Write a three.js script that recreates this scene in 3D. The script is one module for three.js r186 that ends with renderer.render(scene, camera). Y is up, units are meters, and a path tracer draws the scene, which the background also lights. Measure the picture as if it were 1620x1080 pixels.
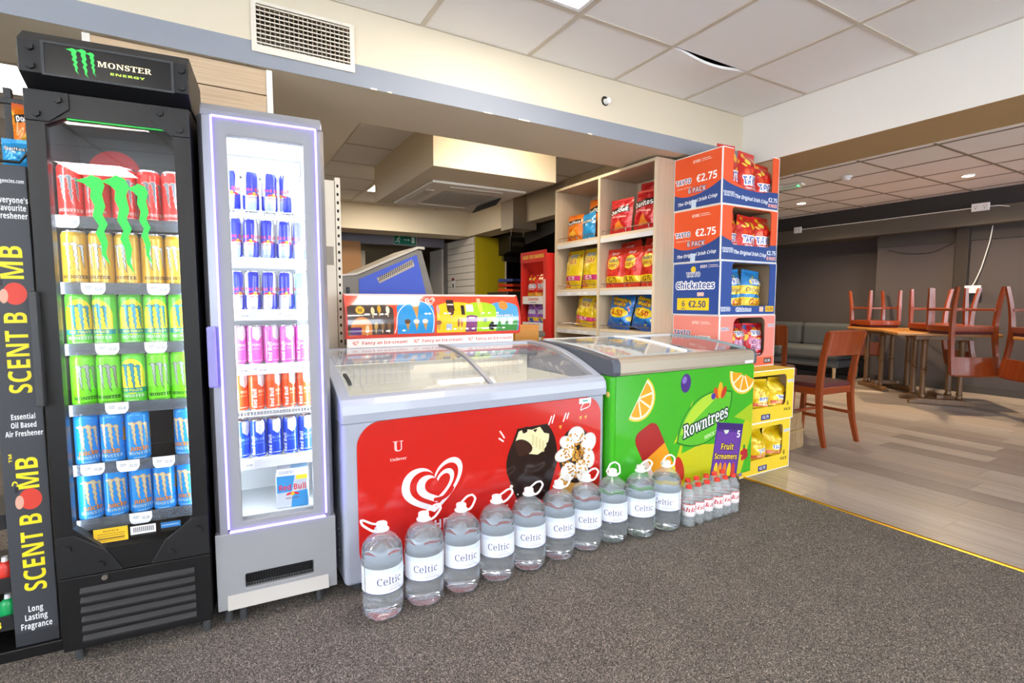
import * as THREE from 'three';
import { RoundedBoxGeometry } from 'three/addons/geometries/RoundedBoxGeometry.js';
import { mergeGeometries, mergeVertices } from 'three/addons/utils/BufferGeometryUtils.js';
import { RectAreaLightUniformsLib } from 'three/addons/lights/RectAreaLightUniformsLib.js';
import { ImprovedNoise } from 'three/addons/math/ImprovedNoise.js';

// ---------- camera, sky, light, exposure ----------
RectAreaLightUniformsLib.init();
const scene = new THREE.Scene();
const camera = new THREE.PerspectiveCamera(67.8, 1620 / 1080, 0.05, 60);
camera.position.set(0, 1.1, 0);
{ const P = -4.45 * Math.PI / 180, Y = 29.87 * Math.PI / 180;
  camera.lookAt(Math.sin(Y) * Math.cos(P), 1.1 + Math.sin(P), -Math.cos(Y) * Math.cos(P)); }
const renderer = new THREE.WebGLRenderer({ antialias: true });
renderer.toneMapping = THREE.LinearToneMapping;
renderer.toneMappingExposure = 2.4;
renderer.shadowMap.enabled = true;
scene.background = new THREE.Color(3.9, 4.4, 5.0);
const PANEL = 7, DOWN = 8;
const CEIL = 2.415;
// ceiling light panels: [x, z] centres of 0.6 m tiles
const PANELS_MAIN = [[1.187, -1.66], [-1.79, -1.66], [1.187, 0.74], [-1.19, 0.74], [1.187, 2.54], [-1.79, 2.54]];
const PANELS_INNER = [[1.8, -5.95], [-1.2, -4.2], [1.75, -3.2]];

// ---------- helpers ----------
let seed = 7;
const rnd = () => { seed = (seed * 1664525 + 1013904223) >>> 0; return seed / 4294967296; };
const rr = (a, b) => a + (b - a) * rnd();
const used = {};
function numbered(n) { if (!(n in used)) { used[n] = 0; return n; } used[n]++; return n + '_' + String(used[n]).padStart(3, '0'); }
const R = d => d * Math.PI / 180;
const V = (x, y, z) => new THREE.Vector3(x, y, z);
function sh(o) { o.castShadow = true; o.receiveShadow = true; return o; }
function thing(name, label, category, p = [0, 0, 0], turn = 0, group) {
  const o = new THREE.Group(); o.name = numbered(name); scene.add(o);
  o.position.set(...p); o.rotation.y = turn; o.userData = { label, category }; if (group) o.userData.group = group;
  return o;
}
function part(parent, name, g, m, label) {
  if (Array.isArray(g)) g = merge(g);
  const o = sh(new THREE.Mesh(g, m)); o.name = name; parent.add(o); if (label) o.userData.label = label; return o;
}
function solo(name, g, m, label, category, p = [0, 0, 0], turn = 0, group) {
  if (Array.isArray(g)) g = merge(g);
  const o = sh(new THREE.Mesh(g, m)); o.name = numbered(name); scene.add(o); o.position.set(...p); o.rotation.y = turn;
  o.userData = { label, category }; if (group) o.userData.group = group; return o;
}
function struct(name, g, m, parent) {
  if (Array.isArray(g)) g = merge(g);
  const o = sh(new THREE.Mesh(g, m)); o.name = parent ? name : numbered(name); (parent || scene).add(o);
  if (!parent) o.userData.kind = 'structure'; return o;
}
function dup(src, p, turn, label, group) {
  const r = src.clone(); r.name = numbered(src.name.replace(/_\d{3}$/, '')); scene.add(r);
  r.userData = { ...src.userData }; r.position.set(...p); if (turn !== undefined) r.rotation.y = turn;
  if (label) r.userData.label = label; if (group) r.userData.group = group; return r;
}
function clean(g) {
  let q = g.index ? g.toNonIndexed() : g.clone();
  for (const k of Object.keys(q.attributes)) if (!['position', 'normal', 'uv'].includes(k)) q.deleteAttribute(k);
  if (!q.attributes.normal) q.computeVertexNormals();
  if (!q.attributes.uv) q.setAttribute('uv', new THREE.BufferAttribute(new Float32Array(q.attributes.position.count * 2), 2));
  q.morphAttributes = {}; q.clearGroups(); return q;
}
function merge(list) { return list.length === 1 ? list[0] : mergeGeometries(list.map(clean), false); }
// box from min/max corners
function bb(x0, y0, z0, x1, y1, z1) {
  const g = new THREE.BoxGeometry(Math.abs(x1 - x0), Math.abs(y1 - y0), Math.abs(z1 - z0));
  g.translate((x0 + x1) / 2, (y0 + y1) / 2, (z0 + z1) / 2); return g;
}
function rb(x0, y0, z0, x1, y1, z1, r = .006, s = 2) {
  const w = Math.abs(x1 - x0), h = Math.abs(y1 - y0), d = Math.abs(z1 - z0);
  const g = new RoundedBoxGeometry(w, h, d, s, Math.min(r, w * .49, h * .49, d * .49));
  g.translate((x0 + x1) / 2, (y0 + y1) / 2, (z0 + z1) / 2); return g;
}
// box whose uv is in metres (dominant-axis)
function muv(g, s = 1) {
  g = g.index ? g.toNonIndexed() : g; g.computeBoundingBox();
  const p = g.attributes.position, n = g.attributes.normal, uv = new Float32Array(p.count * 2);
  for (let i = 0; i < p.count; i++) {
    const ax = Math.abs(n.getX(i)), ay = Math.abs(n.getY(i)), az = Math.abs(n.getZ(i));
    let u, v;
    if (ay >= ax && ay >= az) { u = p.getX(i); v = p.getZ(i); } else if (ax >= az) { u = p.getZ(i); v = p.getY(i); } else { u = p.getX(i); v = p.getY(i); }
    uv[2 * i] = u * s; uv[2 * i + 1] = v * s;
  }
  g.setAttribute('uv', new THREE.BufferAttribute(uv, 2)); return g;
}
function cyl(r0, r1, h, x, y, z, seg = 16) { const g = new THREE.CylinderGeometry(r1, r0, h, seg); g.translate(x, y + h / 2, z); return g; }
function rod(a, b, r, seg = 6) {
  const A = V(...a), B = V(...b), d = B.clone().sub(A), g = new THREE.CylinderGeometry(r, r, d.length(), seg);
  g.applyQuaternion(new THREE.Quaternion().setFromUnitVectors(V(0, 1, 0), d.normalize()));
  g.translate((A.x + B.x) / 2, (A.y + B.y) / 2, (A.z + B.z) / 2); return g;
}
function tube(pts, r, seg = 24, rad = 6, closed = false) { return new THREE.TubeGeometry(new THREE.CatmullRomCurve3(pts.map(p => V(...p)), closed, 'catmullrom', .3), seg, r, rad, closed); }
function lathe(pts, seg = 24) { return new THREE.LatheGeometry(pts.map(p => new THREE.Vector2(...p)), seg); }
function shapeOf(pts) { const s = new THREE.Shape(); pts.forEach((p, i) => i ? s.lineTo(...p) : s.moveTo(...p)); s.closePath(); return s; }
function rshape(x0, y0, x1, y1, r, path) {
  const s = path || new THREE.Shape();
  s.moveTo(x0 + r, y0); s.lineTo(x1 - r, y0); s.absarc(x1 - r, y0 + r, r, -Math.PI / 2, 0); s.lineTo(x1, y1 - r); s.absarc(x1 - r, y1 - r, r, 0, Math.PI / 2);
  s.lineTo(x0 + r, y1); s.absarc(x0 + r, y1 - r, r, Math.PI / 2, Math.PI); s.lineTo(x0, y0 + r); s.absarc(x0 + r, y0 + r, r, Math.PI, Math.PI * 1.5); return s;
}
function ext(shape, d, bevel = 0) {
  return new THREE.ExtrudeGeometry(shape, { depth: d - 2 * bevel, bevelEnabled: bevel > 0, bevelSize: bevel, bevelThickness: bevel, bevelOffset: -bevel, bevelSegments: 2, curveSegments: 10 }).translate(0, 0, bevel);
}
// extrude a (z, y) profile along x from x0 to x1
function prof(pts, x0, x1, bevel = 0) {
  const g = ext(shapeOf(pts.map(([z, y]) => [-z, y])), x1 - x0, bevel); g.rotateY(Math.PI / 2); g.translate(x0, 0, 0); return g;
}
// fit uv of a flat-ish xy geometry to its own bounding rectangle
function fit(g, x0, y0, x1, y1) {
  const p = g.attributes.position, uv = new Float32Array(p.count * 2);
  for (let i = 0; i < p.count; i++) { uv[2 * i] = (p.getX(i) - x0) / (x1 - x0); uv[2 * i + 1] = (p.getY(i) - y0) / (y1 - y0); }
  g.setAttribute('uv', new THREE.BufferAttribute(uv, 2)); return g;
}
// ---------- textures ----------
function canvasTex(w, h, draw, o = {}) {
  const c = document.createElement('canvas'); c.width = w; c.height = h; const x = c.getContext('2d'); draw(x, w, h);
  const t = new THREE.CanvasTexture(c); t.colorSpace = o.data ? THREE.NoColorSpace : THREE.SRGBColorSpace;
  t.wrapS = t.wrapT = THREE.RepeatWrapping; t.anisotropy = 8; if (o.rep) t.repeat.set(...o.rep); return t;
}
function dataTex(n, f, o = {}) {
  const d = new Uint8Array(n * n * 4);
  for (let j = 0; j < n; j++) for (let i = 0; i < n; i++) { const c = f(i, j), k = 4 * (j * n + i); d[k] = c[0]; d[k + 1] = c[1]; d[k + 2] = c[2]; d[k + 3] = 255; }
  const t = new THREE.DataTexture(d, n, n); t.magFilter = THREE.LinearFilter; t.minFilter = THREE.LinearMipmapLinearFilter; t.generateMipmaps = true;
  t.colorSpace = o.data ? THREE.NoColorSpace : THREE.SRGBColorSpace; t.wrapS = t.wrapT = THREE.RepeatWrapping; if (o.rep) t.repeat.set(...o.rep); t.needsUpdate = true; return t;
}
const noise = new ImprovedNoise();
const fbm = (x, y, z = 0) => noise.noise(x, y, z) + .5 * noise.noise(2 * x, 2 * y, z + 7) + .25 * noise.noise(4 * x, 4 * y, z + 13);
function std(color, rough = .6, o = {}) { return new THREE.MeshStandardMaterial({ color, roughness: rough, ...o }); }
function phy(color, rough, o = {}) { return new THREE.MeshPhysicalMaterial({ color, roughness: rough, ...o }); }
function printed(t, rough = .4, o = {}) { return new THREE.MeshPhysicalMaterial({ color: 0xffffff, map: t, roughness: rough, ...o }); }
const woodTex = (a, b, sd, str = 26) => canvasTex(512, 512, (x, w, h) => {
  x.fillStyle = a; x.fillRect(0, 0, w, h);
  let s = sd; const q = () => { s = (s * 16807) % 2147483647; return s / 2147483647; };
  for (let i = 0; i < 900; i++) { x.strokeStyle = q() < .5 ? b : '#ffffff'; x.globalAlpha = (q() * str) / 255; x.lineWidth = .5 + q() * 2.2; const px = q() * w, l = 60 + q() * 420, py = q() * h - 100; x.beginPath(); x.moveTo(px, py); x.bezierCurveTo(px + q() * 8 - 4, py + l * .3, px + q() * 8 - 4, py + l * .6, px + q() * 4 - 2, py + l); x.stroke(); }
  x.globalAlpha = 1;
});
const M = {
  cream: std(0xdfd2b9, .75), white: std(0xece6dc, .7), greyBand: std(0x93979f, .7), tile: std(0xf8f5f2, .9), tbar: std(0xcfc4b4, .5),
  darkWall: std(0x4b4648, .8), darkBand: std(0x3f3b39, .8), boxBand: std(0x5d564d, .7), slabDark: std(0x2a2725, .95),
  blackMetal: std(0x0e0e10, .38), blackPlastic: phy(0x141416, .45), darkGrey: std(0x3a3b3d, .5), chrome: std(0xd8d8d8, .18, { metalness: 1 }), steel: std(0xa9a7a2, .35, { metalness: 1 }),
  silver: phy(0x9b9ca3, .35, { metalness: .25 }), silverDoor: std(0x949496, .45), whitePlastic: phy(0xf2f2f2, .35), greyPlastic: phy(0xa6abb8, .38, { clearcoat: .3 }),
  paper: std(0xf4f3f1, .7), brass: std(0xc8962e, .3, { metalness: .9 }), can: std(0xd9dade, .22, { metalness: 1 }),
  glass: new THREE.MeshPhysicalMaterial({ color: 0xffffff, roughness: 0, transmission: 1, thickness: 0, ior: 1.45 }),
  clear: new THREE.MeshPhysicalMaterial({ color: 0xf4fbff, roughness: .04, transmission: 1, thickness: 0, ior: 1.3 }),
  wireWhite: std(0xe9e9e6, .4), linerWhite: std(0xe8eef0, .5), linerDark: std(0x1a1b1d, .5),
};
M.carpet = std(0xffffff, .95, { map: dataTex(1024, (i, j) => {
  let s = (i * 73856093 ^ j * 19349663) >>> 0; const cell = ((i >> 1) * 92837111 ^ (j >> 1) * 689287499) >>> 0;
  const a = ((cell ^ (cell >>> 13)) * 1274126177 >>> 0) / 4294967296, b = ((s ^ (s >>> 15)) * 2246822519 >>> 0) / 4294967296;
  const f = fbm(i / 1024 * 8, j / 1024 * 8, 3) * 5;
  let v = 88 + f + (a - .5) * 74 + (b - .5) * 40; if (a > .93) v += 40; if (a < .12) v -= 24;
  return [Math.max(20, Math.min(235, v * 1.06)), Math.max(20, Math.min(230, v * .98)), Math.max(18, Math.min(225, v * .91))];
}, { rep: [1 / 1.3, 1 / 1.3] }), bumpScale: .002 });
M.oak = std(0xffffff, .55, { map: woodTex('#c9ad8b', '#7a5a3a', 11, 34) });
M.shelfWood = std(0xffffff, .6, { map: woodTex('#c8b296', '#8a6a4a', 77, 26) });
M.shelfEdge = std(0xe3cfae, .6);
M.chairWood = phy(0xffffff, .28, { map: woodTex('#8a360c', '#3c1404', 5, 24), clearcoat: .4, clearcoatRoughness: .2 });
M.tableTop = phy(0xffffff, .35, { map: woodTex('#b87c38', '#6f3f12', 9, 26), clearcoat: .3 });
M.turned = phy(0xffffff, .4, { map: woodTex('#6a4622', '#2c1806', 15, 30), clearcoat: .3 });
// ---------- setting ----------
struct('floor', [muv(bb(-4.2, -.1, -10, 2.815, 0, 4.2))], M.carpet);
{ // wood floor: planks run along z
  const base = struct('floor', bb(2.815, -.1, -10, 9.2, -.006, 4.2), std(0x4a423c, .9));
  const tones = ['#a2968c', '#968a80', '#b0a499', '#8a7e75', '#a99b8d'];
  const pm = tones.map((c, i) => phy(0xffffff, .32, { map: woodTex(c, '#5a4e46', 31 + i * 7, 60), clearcoat: .15, clearcoatRoughness: .3 }));
  const W = .19, L = 1.25, geos = [0, 1].map(k => { const g = muv(bb(-W / 2 + .0007, -.006, -L / 2 + .0007, W / 2 - .0007, 0, L / 2 - .0007)); const u = g.attributes.uv; for (let i = 0; i < u.count; i++) u.setXY(i, u.getX(i) * 1.2 + k * .37, u.getY(i) * .45 + k * .21); return g; });
  let n = 0;
  for (let i = 0; i < 28; i++) { const off = (i * .47) % 1 * L; for (let j = 0; j < 9; j++) {
    const z = -6 + off + j * L, x = 2.815 + .016 + W * (i + .5); if (z > 3.4) continue;
    const p = sh(new THREE.Mesh(geos[n % 2], pm[Math.floor(rnd() * 5)])); p.name = 'plank'; p.position.set(x, 0, z); base.add(p); n++; } }
}
struct('trim_1', [prof([[0, 0], [.004, .005], [.012, .007], [.02, .005], [.026, 0]], 0, 6.4).rotateY(Math.PI / 2).translate(2.803, 0.0005, 3.9)], M.brass);
// slab over everything, and outer walls
const slab = struct('ceiling', bb(-4.2, 2.6, -10, 9.2, 2.75, 4.2), M.slabDark);
struct('wall_left', [bb(-4.2, 0, -10, -4.0, 2.6, -.6), bb(-4.2, 0, 3.4, -4.0, 2.6, 4.2), bb(-4.2, 0, -.6, -4.0, .5, 3.4), bb(-4.2, 2.3, -.6, -4.0, 2.6, 3.4)], M.white);  // side opening added so daylight reaches the ceiling and beam
struct('wall_rear', bb(-4.2, 0, -10.2, 9.2, 2.6, -10), M.cream);
struct('wall_right', [bb(7.9, 0, -3.63, 9.2, 2.6, 4.2), bb(8.22, 0, -10, 9.2, 2.6, -3.63)], M.darkWall);
// shop front behind the photographer: wall with window openings
struct('wall_front', [bb(-4.2, 0, 4, 9.2, .5, 4.2), bb(-4.2, 2.3, 4, 9.2, 2.6, 4.2), bb(-4.2, .5, 4, .2, 2.3, 4.2), bb(2.6, .5, 4, 4, 2.3, 4.2), bb(7.2, .5, 4, 9.2, 2.3, 4.2)], M.white);
[[.2, 2.6], [4, 7.2], [-.6, 3.4]].forEach(([a, b], i) => {  // third is an unseen side window, added to light ceiling and beam
  const bx = (p, y0, y1, q, t0 = 4.05, t1 = 4.12) => i < 2 ? bb(p, y0, t0, q, y1, t1) : bb(-t1, y0, p, -t0, y1, q);
  const w = struct('unseen_window_' + (i + 1), [bx(a, .5, 2.3, a + .05), bx(b - .05, .5, 2.3, b), bx(a, .5, .55, b), bx(a, 2.25, 2.3, b)], M.whitePlastic);
  part(w, 'pane', bx(a + .05, .55, 2.25, b - .05, 4.08, 4.084), M.glass);
});
// suspended ceilings: tiles and grid
const tileG = {};
function tiledCeiling(x0, x1, z0, z1, gx, gz, panels, name, skip, tone, tb) {
  const S = .5966, holder = struct(name, [bb(x0, CEIL + .06, z0, x1, CEIL + .07, z1)], M.slabDark); tone = tone || M.tile;
  const cuts = (a, b, g) => { const r = [a]; let k = Math.ceil((a - g) / S - .02); for (; g + k * S < b - .03; k++) if (g + k * S > a + .03) r.push(g + k * S); r.push(b); return r; };
  const cx = cuts(x0, x1, gx), cz = cuts(z0, z1, gz);
  for (let i = 0; i + 1 < cx.length; i++) for (let j = 0; j + 1 < cz.length; j++) {
    const mx = (cx[i] + cx[i + 1]) / 2, mz = (cz[j] + cz[j + 1]) / 2, w = cx[i + 1] - cx[i], d = cz[j + 1] - cz[j];
    if (skip && skip(mx, mz, cx[i], cx[i + 1], cz[j], cz[j + 1], holder)) continue;
    if (panels.some(([px, pz]) => Math.abs(px - mx) < .3 && Math.abs(pz - mz) < .3)) {
      ceilingPanel(mx, mz, w - .03, d - .03); continue; }
    const key = w.toFixed(2) + d.toFixed(2);
    const g = tileG[key] || (tileG[key] = rb(-w / 2 + .006, .004, -d / 2 + .006, w / 2 - .006, .018, d / 2 - .006, .002, 1));
    const t = sh(new THREE.Mesh(g, tone)); t.name = 'ceiling_tile'; t.position.set(mx, CEIL, mz); holder.add(t);
  }
  for (const x of cx) part(holder, 'grid_bar', bb(x - .012, CEIL, z0, x + .012, CEIL + .005, z1), tb || M.tbar);
  for (let j = 0; j < cz.length; j++) for (let i = 0; i + 1 < cx.length; i++) {
    if (skip && skip(null, cz[j], cx[i], cx[i + 1])) continue;
    part(holder, 'grid_bar', bb(cx[i] + .012, CEIL, cz[j] - .011, cx[i + 1] - .012, CEIL + .004, cz[j] + .011), tb || M.tbar); }
  return holder;
}
const diffuserMat = new THREE.MeshStandardMaterial({ color: 0xffffff, roughness: .6, emissive: 0xfff6ea, emissiveIntensity: 3.2 });
let panelN = 0;
const panelLabels = ['lit square ceiling light panel above the red ice cream freezer', 'lit square ceiling light panel over the back of the room by the exit sign', 'lit square ceiling light panel behind the black drinks fridge', 'lit square ceiling light panel in front of the boxed air conditioner', 'lit square ceiling light panel over the open shop floor'];
function ceilingPanel(x, z, w, d, li) {
  const near = (a, b) => Math.abs(x - a) < .35 && Math.abs(z - b) < .35;
  const k = near(1.187, -1.66) ? 0 : near(1.8, -5.95) ? 1 : near(-1.2, -4.2) ? 2 : near(1.75, -3.2) ? 3 : 4;
  const t = thing('light_panel', k === 4 ? 'lit square ceiling light panel ' + (z < -1 ? 'above the display stand' : z < 1.5 ? (x > 0 ? 'over the carpet towards the seating room' : 'over the carpet by the added side window') : (x > 0 ? 'by the shop front towards the seating room' : 'by the shop front and the added side window')) : panelLabels[k], 'light', [x, CEIL, z], 0, k === 4 ? 'light panels over the shop floor' : undefined);
  const s = rshape(-w / 2, -d / 2, w / 2, d / 2, .004); s.holes.push(rshape(-w / 2 + .02, -d / 2 + .02, w / 2 - .02, d / 2 - .02, .004, new THREE.Path()));
  part(t, 'frame', ext(s, .02).rotateX(Math.PI / 2).translate(0, .02, 0), M.whitePlastic);
  part(t, 'diffuser', bb(-w / 2 + .02, .006, -d / 2 + .02, w / 2 - .02, .012, d / 2 - .02), diffuserMat);
  const L = new THREE.RectAreaLight(k === 1 || k === 2 || k === 3 ? 0xfff0d8 : 0xfff6ea, PANEL * (k === 1 || k === 2 ? 2.2 : k === 3 ? 1.3 : 1), w - .05, d - .05); L.position.set(0, .001, 0); L.lookAt(0, -1, 0); L.rotation.set(-Math.PI / 2, 0, 0); t.add(L);
}
tiledCeiling(-4.0, 3.293, -2.42, 4.0, .893, -1.965, PANELS_MAIN, 'ceiling', (mx, z, xa, xb, za, zb, holder) => {
  if (mx === null) return Math.abs(z + 1.965) < .05 && xa > 2.0 && xa < 2.2;        // grid bar missing over the sagging tile
  if (mx > 2.08 && mx < 2.68 && z < -1.97) {
    const w = xb - xa - .014, d = zb - za - .004, g = new THREE.BoxGeometry(w, .014, d, 20, 1, 10), p = g.attributes.position;
    for (let i = 0; i < p.count; i++) { const u = p.getX(i) / w + .5, v = p.getZ(i) / d + .5; p.setY(i, p.getY(i) - .028 * Math.pow(Math.sin(Math.PI * u), 1.3) * v * v); }
    g.computeVertexNormals(); const t = part(holder, 'ceiling_tile', g, M.tile, 'sagging ceiling tile'); t.position.set(mx, CEIL + .011, (za + zb) / 2); return true; }
  return false;
});
tiledCeiling(.70, 3.3, -6.95, -2.89, .945, -5.05, PANELS_INNER, 'ceiling', (mx, z) => mx !== null && mx > 1.42 && mx < 2.4 && z < -3.55 && z > -5.0);
tiledCeiling(-4.0, .0, -6.95, -2.89, -.9, -3.91, PANELS_INNER, 'ceiling');
tiledCeiling(3.808, 8.2, -6.2, 4.0, 5.29, -2.02, [], 'ceiling', null, M.tile, std(0x8d8274, .6));
// dropped bulkhead in front, with its grey painted band
const bulk = struct('bulkhead', [bb(-4.0, 2.075, -2.89, .175, 2.6, -2.42), bb(.55, 2.075, -2.89, 3.293, 2.6, -2.42), bb(.175, 2.075, -2.89, .55, 2.16, -2.42), bb(.175, 2.32, -2.45, .55, 2.6, -2.42), bb(.175, 2.16, -2.89, .55, 2.6, -2.87)], M.cream);   // the grille opens into a real plenum
part(bulk, 'painted_band', [bb(-4.0, 2.0745, -2.4205, .175, 2.171, -2.4185), bb(.55, 2.0745, -2.4205, 3.293, 2.171, -2.4185), bb(.175, 2.0745, -2.4205, .55, 2.16, -2.4185)], M.greyBand, 'pale grey painted band');
{ const peel = std(0xf3ead6, .9); [[1.22, .05], [1.43, .07], [.64, .03], [.72, .02], [1.9, .03]].forEach(([x, w]) => part(bulk, 'paint_chip', bb(x, 2.0738, -2.4184, x + w, 2.079 + .003 * (w * 20 % 1), -2.4178), peel)); }
struct('bulkhead', bb(.0, 2.075, -6.95, .70, 2.6, -2.89), M.cream);
struct('bulkhead', bb(-4.0, 2.07, -7.4, 3.25, 2.6, -6.95), M.cream);
struct('bulkhead', [bb(3.25, 2.07, -7.4, 3.55, 2.6, -5.95)], M.cream);
struct('bulkhead', [bb(3.25, 2.03, -5.95, 3.6, 2.6, -5.63)], std(0xb5aa9a, .7));
struct('bulkhead', [bb(3.45, 2.12, -5.63, 3.75, 2.6, -4.6)], M.cream);
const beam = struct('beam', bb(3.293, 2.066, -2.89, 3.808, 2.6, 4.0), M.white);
part(beam, 'edge_bead', bb(3.8, 2.062, -2.89, 3.812, 2.075, 4.0), std(0xe8e4de, .4));
part(beam, 'soffit_board', bb(3.293, 2.0645, -2.89, 3.8, 2.066, 4.0), std(0xb89a6c, .65), 'tan underside');  // thin underside strip in one even tan colour
// partition behind the crisp shelving, kitchen opening beyond
struct('wall_partition', [bb(3.3, 0, -4.6, 3.42, 2.6, -2.6)], M.cream);
struct('wall_kitchen', [bb(4.9, 0, -10, 5.0, 2.6, -4.6), bb(3.42, 0, -4.6, 5.0, 2.6, -4.5)], M.darkBand);
// far passage
struct('wall_passage', [bb(-4, 0, -9.2, 3.3, 2.6, -9.1)], std(0x8f8168, .85));
struct('beam', [bb(.5, 2.0, -8.1, 3.3, 2.2, -8.02), bb(.5, 2.2, -8.1, 3.3, 2.6, -7.4)], std(0x8b8790, .8));
// dark wall details in the seating room
struct('trim_2', rb(7.74, 2.0, -6, 8.3, 2.205, 4.0, .006), M.boxBand);
struct('trim_3', bb(7.86, 2.205, -6, 8.3, 2.42, 4.0), M.darkBand);
struct('trim_4', rb(7.83, 0, -2.75, 7.91, 2.0, -2.62, .005), std(0x2d2725, .7));
struct('trim_5', bb(7.885, 1.84, -3.63, 7.905, 2.0, 4.0), M.darkBand);
struct('baseboard_right', bb(7.875, 0, -3.63, 7.9, .09, 4.0), M.darkBand);
// ---------- shared drawing helpers ----------
const T = (x, s, px, py, size, fill, o = {}) => {
  x.save(); x.translate(px, py); if (o.rot) x.rotate(o.rot); x.font = (o.style ?? 'bold') + ' ' + size + 'px ' + (o.font || 'sans-serif'); x.textAlign = o.align || 'center'; x.textBaseline = 'middle';
  if (o.sx || o.sy) x.scale(o.sx || 1, o.sy || 1);
  if (o.stroke) { x.strokeStyle = o.stroke; x.lineWidth = o.lw || size * .15; x.lineJoin = 'round'; x.strokeText(s, 0, 0); }
  x.fillStyle = fill; x.fillText(s, 0, 0); x.restore();
};
const CLAW = [[[-.2, .07], [-.02, .03], [.04, 0], [.18, .03], [.24, .1], [.19, .2], [.23, .33], [.18, .42], [.25, .52], [.19, .6], [.24, .72], [.2, .84], [.26, .97], [.14, .86], [.13, .73], [.06, .62], [.12, .54], [.03, .44], [.07, .33], [.01, .24], [.03, .15], [-.06, .1]]];
const claws = [[0, 0, .95], [.37, -.02, 1.06], [.72, .05, .88]];
function clawPts(k) { const [ox, oy, l] = claws[k]; return CLAW[0].map(([a, b]) => [ox + a * (k === 2 ? .8 : 1), oy + b * l]); }
function drawClaw(x, cx, cy, h, fill, stroke) {
  for (let k = 0; k < 3; k++) { x.beginPath(); clawPts(k).forEach(([a, b], i) => { const px = cx + (a - .42) * h * .62, py = cy + (b - .5) * h; i ? x.lineTo(px, py) : x.moveTo(px, py); }); x.closePath(); x.fillStyle = fill; x.fill(); if (stroke) { x.strokeStyle = stroke; x.lineWidth = Math.max(1, h * .014); x.stroke(); } }
}
// ---------- drinks cans ----------
function canGeos(r, h) {
  const pr = [[r * .78, 0], [r * .84, .002], [r * .99, .010], [r, .014], [r, h - .018], [r * .985, h - .014], [r * .86, h - .004]];
  const body = lathe(pr, 28); { const p = body.attributes.position, u = body.attributes.uv; for (let i = 0; i < p.count; i++) u.setY(i, p.getY(i) / h); }
  const lid = lathe([[r * .86, h - .004], [r * .885, h - .001], [r * .87, h], [r * .82, h - .001], [r * .79, h - .006], [.0001, h - .005]], 28);
  const tab = new THREE.TorusGeometry(r * .2, r * .06, 5, 12).rotateX(Math.PI / 2).scale(1, .5, 1.4).translate(0, h - .003, r * .18);
  return [body, merge([lid, tab])];
}
const bigCan = canGeos(.0325, .168), slimCan = canGeos(.026, .135);
function canThing(geos, tex, name, label, group) {
  const t = thing(name, label, 'drinks can', [0, 0, 0], 0, group);
  part(t, 'can_body', geos[0], printed(tex, .28, { metalness: .2, clearcoat: .3 })); part(t, 'can_lid', geos[1], M.can, 'silver ring-pull lid');
  return t;
}
function clawCan(base, band, claw, stroke, word, wordCol, extra) {
  return canvasTex(512, 416, (x, w, h) => {
    x.fillStyle = base; x.fillRect(0, 0, w, h);
    if (extra) extra(x, w, h);
    for (const cx of [128, 384]) { drawClaw(x, cx, h * .47, h * .5, claw, stroke); T(x, word, cx, h * .83, 33, wordCol, { font: 'serif', sx: 1.05, stroke: band, lw: 3 }); T(x, 'ENERGY', cx, h * .915, 13, wordCol, { sx: 1.7 }); }
    x.fillStyle = '#d8dadd'; x.fillRect(0, 0, w, 14); x.fillRect(0, h - 8, w, 8);
  });
}
const speck = (cols, n, sd) => (x, w, h) => { let s = sd; const q = () => (s = (s * 16807) % 2147483647) / 2147483647; for (let i = 0; i < n; i++) { x.fillStyle = cols[i % cols.length]; x.globalAlpha = .55; x.fillRect(q() * w, q() * h, 4 + q() * 26, 3 + q() * 14); } x.globalAlpha = 1; };
const tropic = (x, w, h) => { for (const cx of [128, 384]) { x.fillStyle = '#f4dc12'; x.beginPath(); x.ellipse(cx, h * .46, 100, h * .33, 0, 0, 7); x.fill(); x.fillRect(cx - 100, h * .4, 200, h * .28); x.fillStyle = '#148f94'; x.fillRect(cx - 118, h * .68, 236, h * .09); T(x, 'RIO PUNCH', cx, h * .725, 26, '#e9e52a'); } };
const juiced = (x, w, h) => { speck(['#0c5fae', '#43b7ea', '#e0703c', '#1f7fce'], 130, 91)(x, w, h); for (const cx of [128, 384]) { x.fillStyle = '#1f8fe0'; x.fillRect(cx - 70, 30, 140, h * .9); T(x, 'JUICED', cx, h * .745, 40, '#f2922a', { stroke: '#7a3a08', lw: 4 }); } x.fillStyle = '#f09a25'; x.fillRect(226, 130, 40, 110); };
const canTex = {
  red: clawCan('#e02a22', '#8d120e', '#6d7a80', '#f2b0a8', 'MONSTER', '#f4d0c8', speck(['#c81d18', '#f04a3c'], 90, 5)),
  gold: clawCan('#d9a920', '#8a6408', '#cfd6da', '#4f4a3a', 'MONSTER', '#4a3a10', speck(['#c4931a', '#ecc64a'], 70, 8)),
  tropic: clawCan('#5ccb2b', '#0d6b38', '#1c8fa6', '#0b4b57', 'MONSTER', '#e8f4d8', tropic),
  green: clawCan('#74dd1c', '#2c7d10', '#9aa39c', '#2b3a2a', 'MONSTER', '#1d4d12', speck(['#66cc14', '#8cf02e'], 60, 3)),
  blue: clawCan('#1f8fe0', '#0b4d8a', '#cfc9a0', '#ef8a1c', 'MONSTER', '#bfe0f4', juiced),
};
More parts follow.
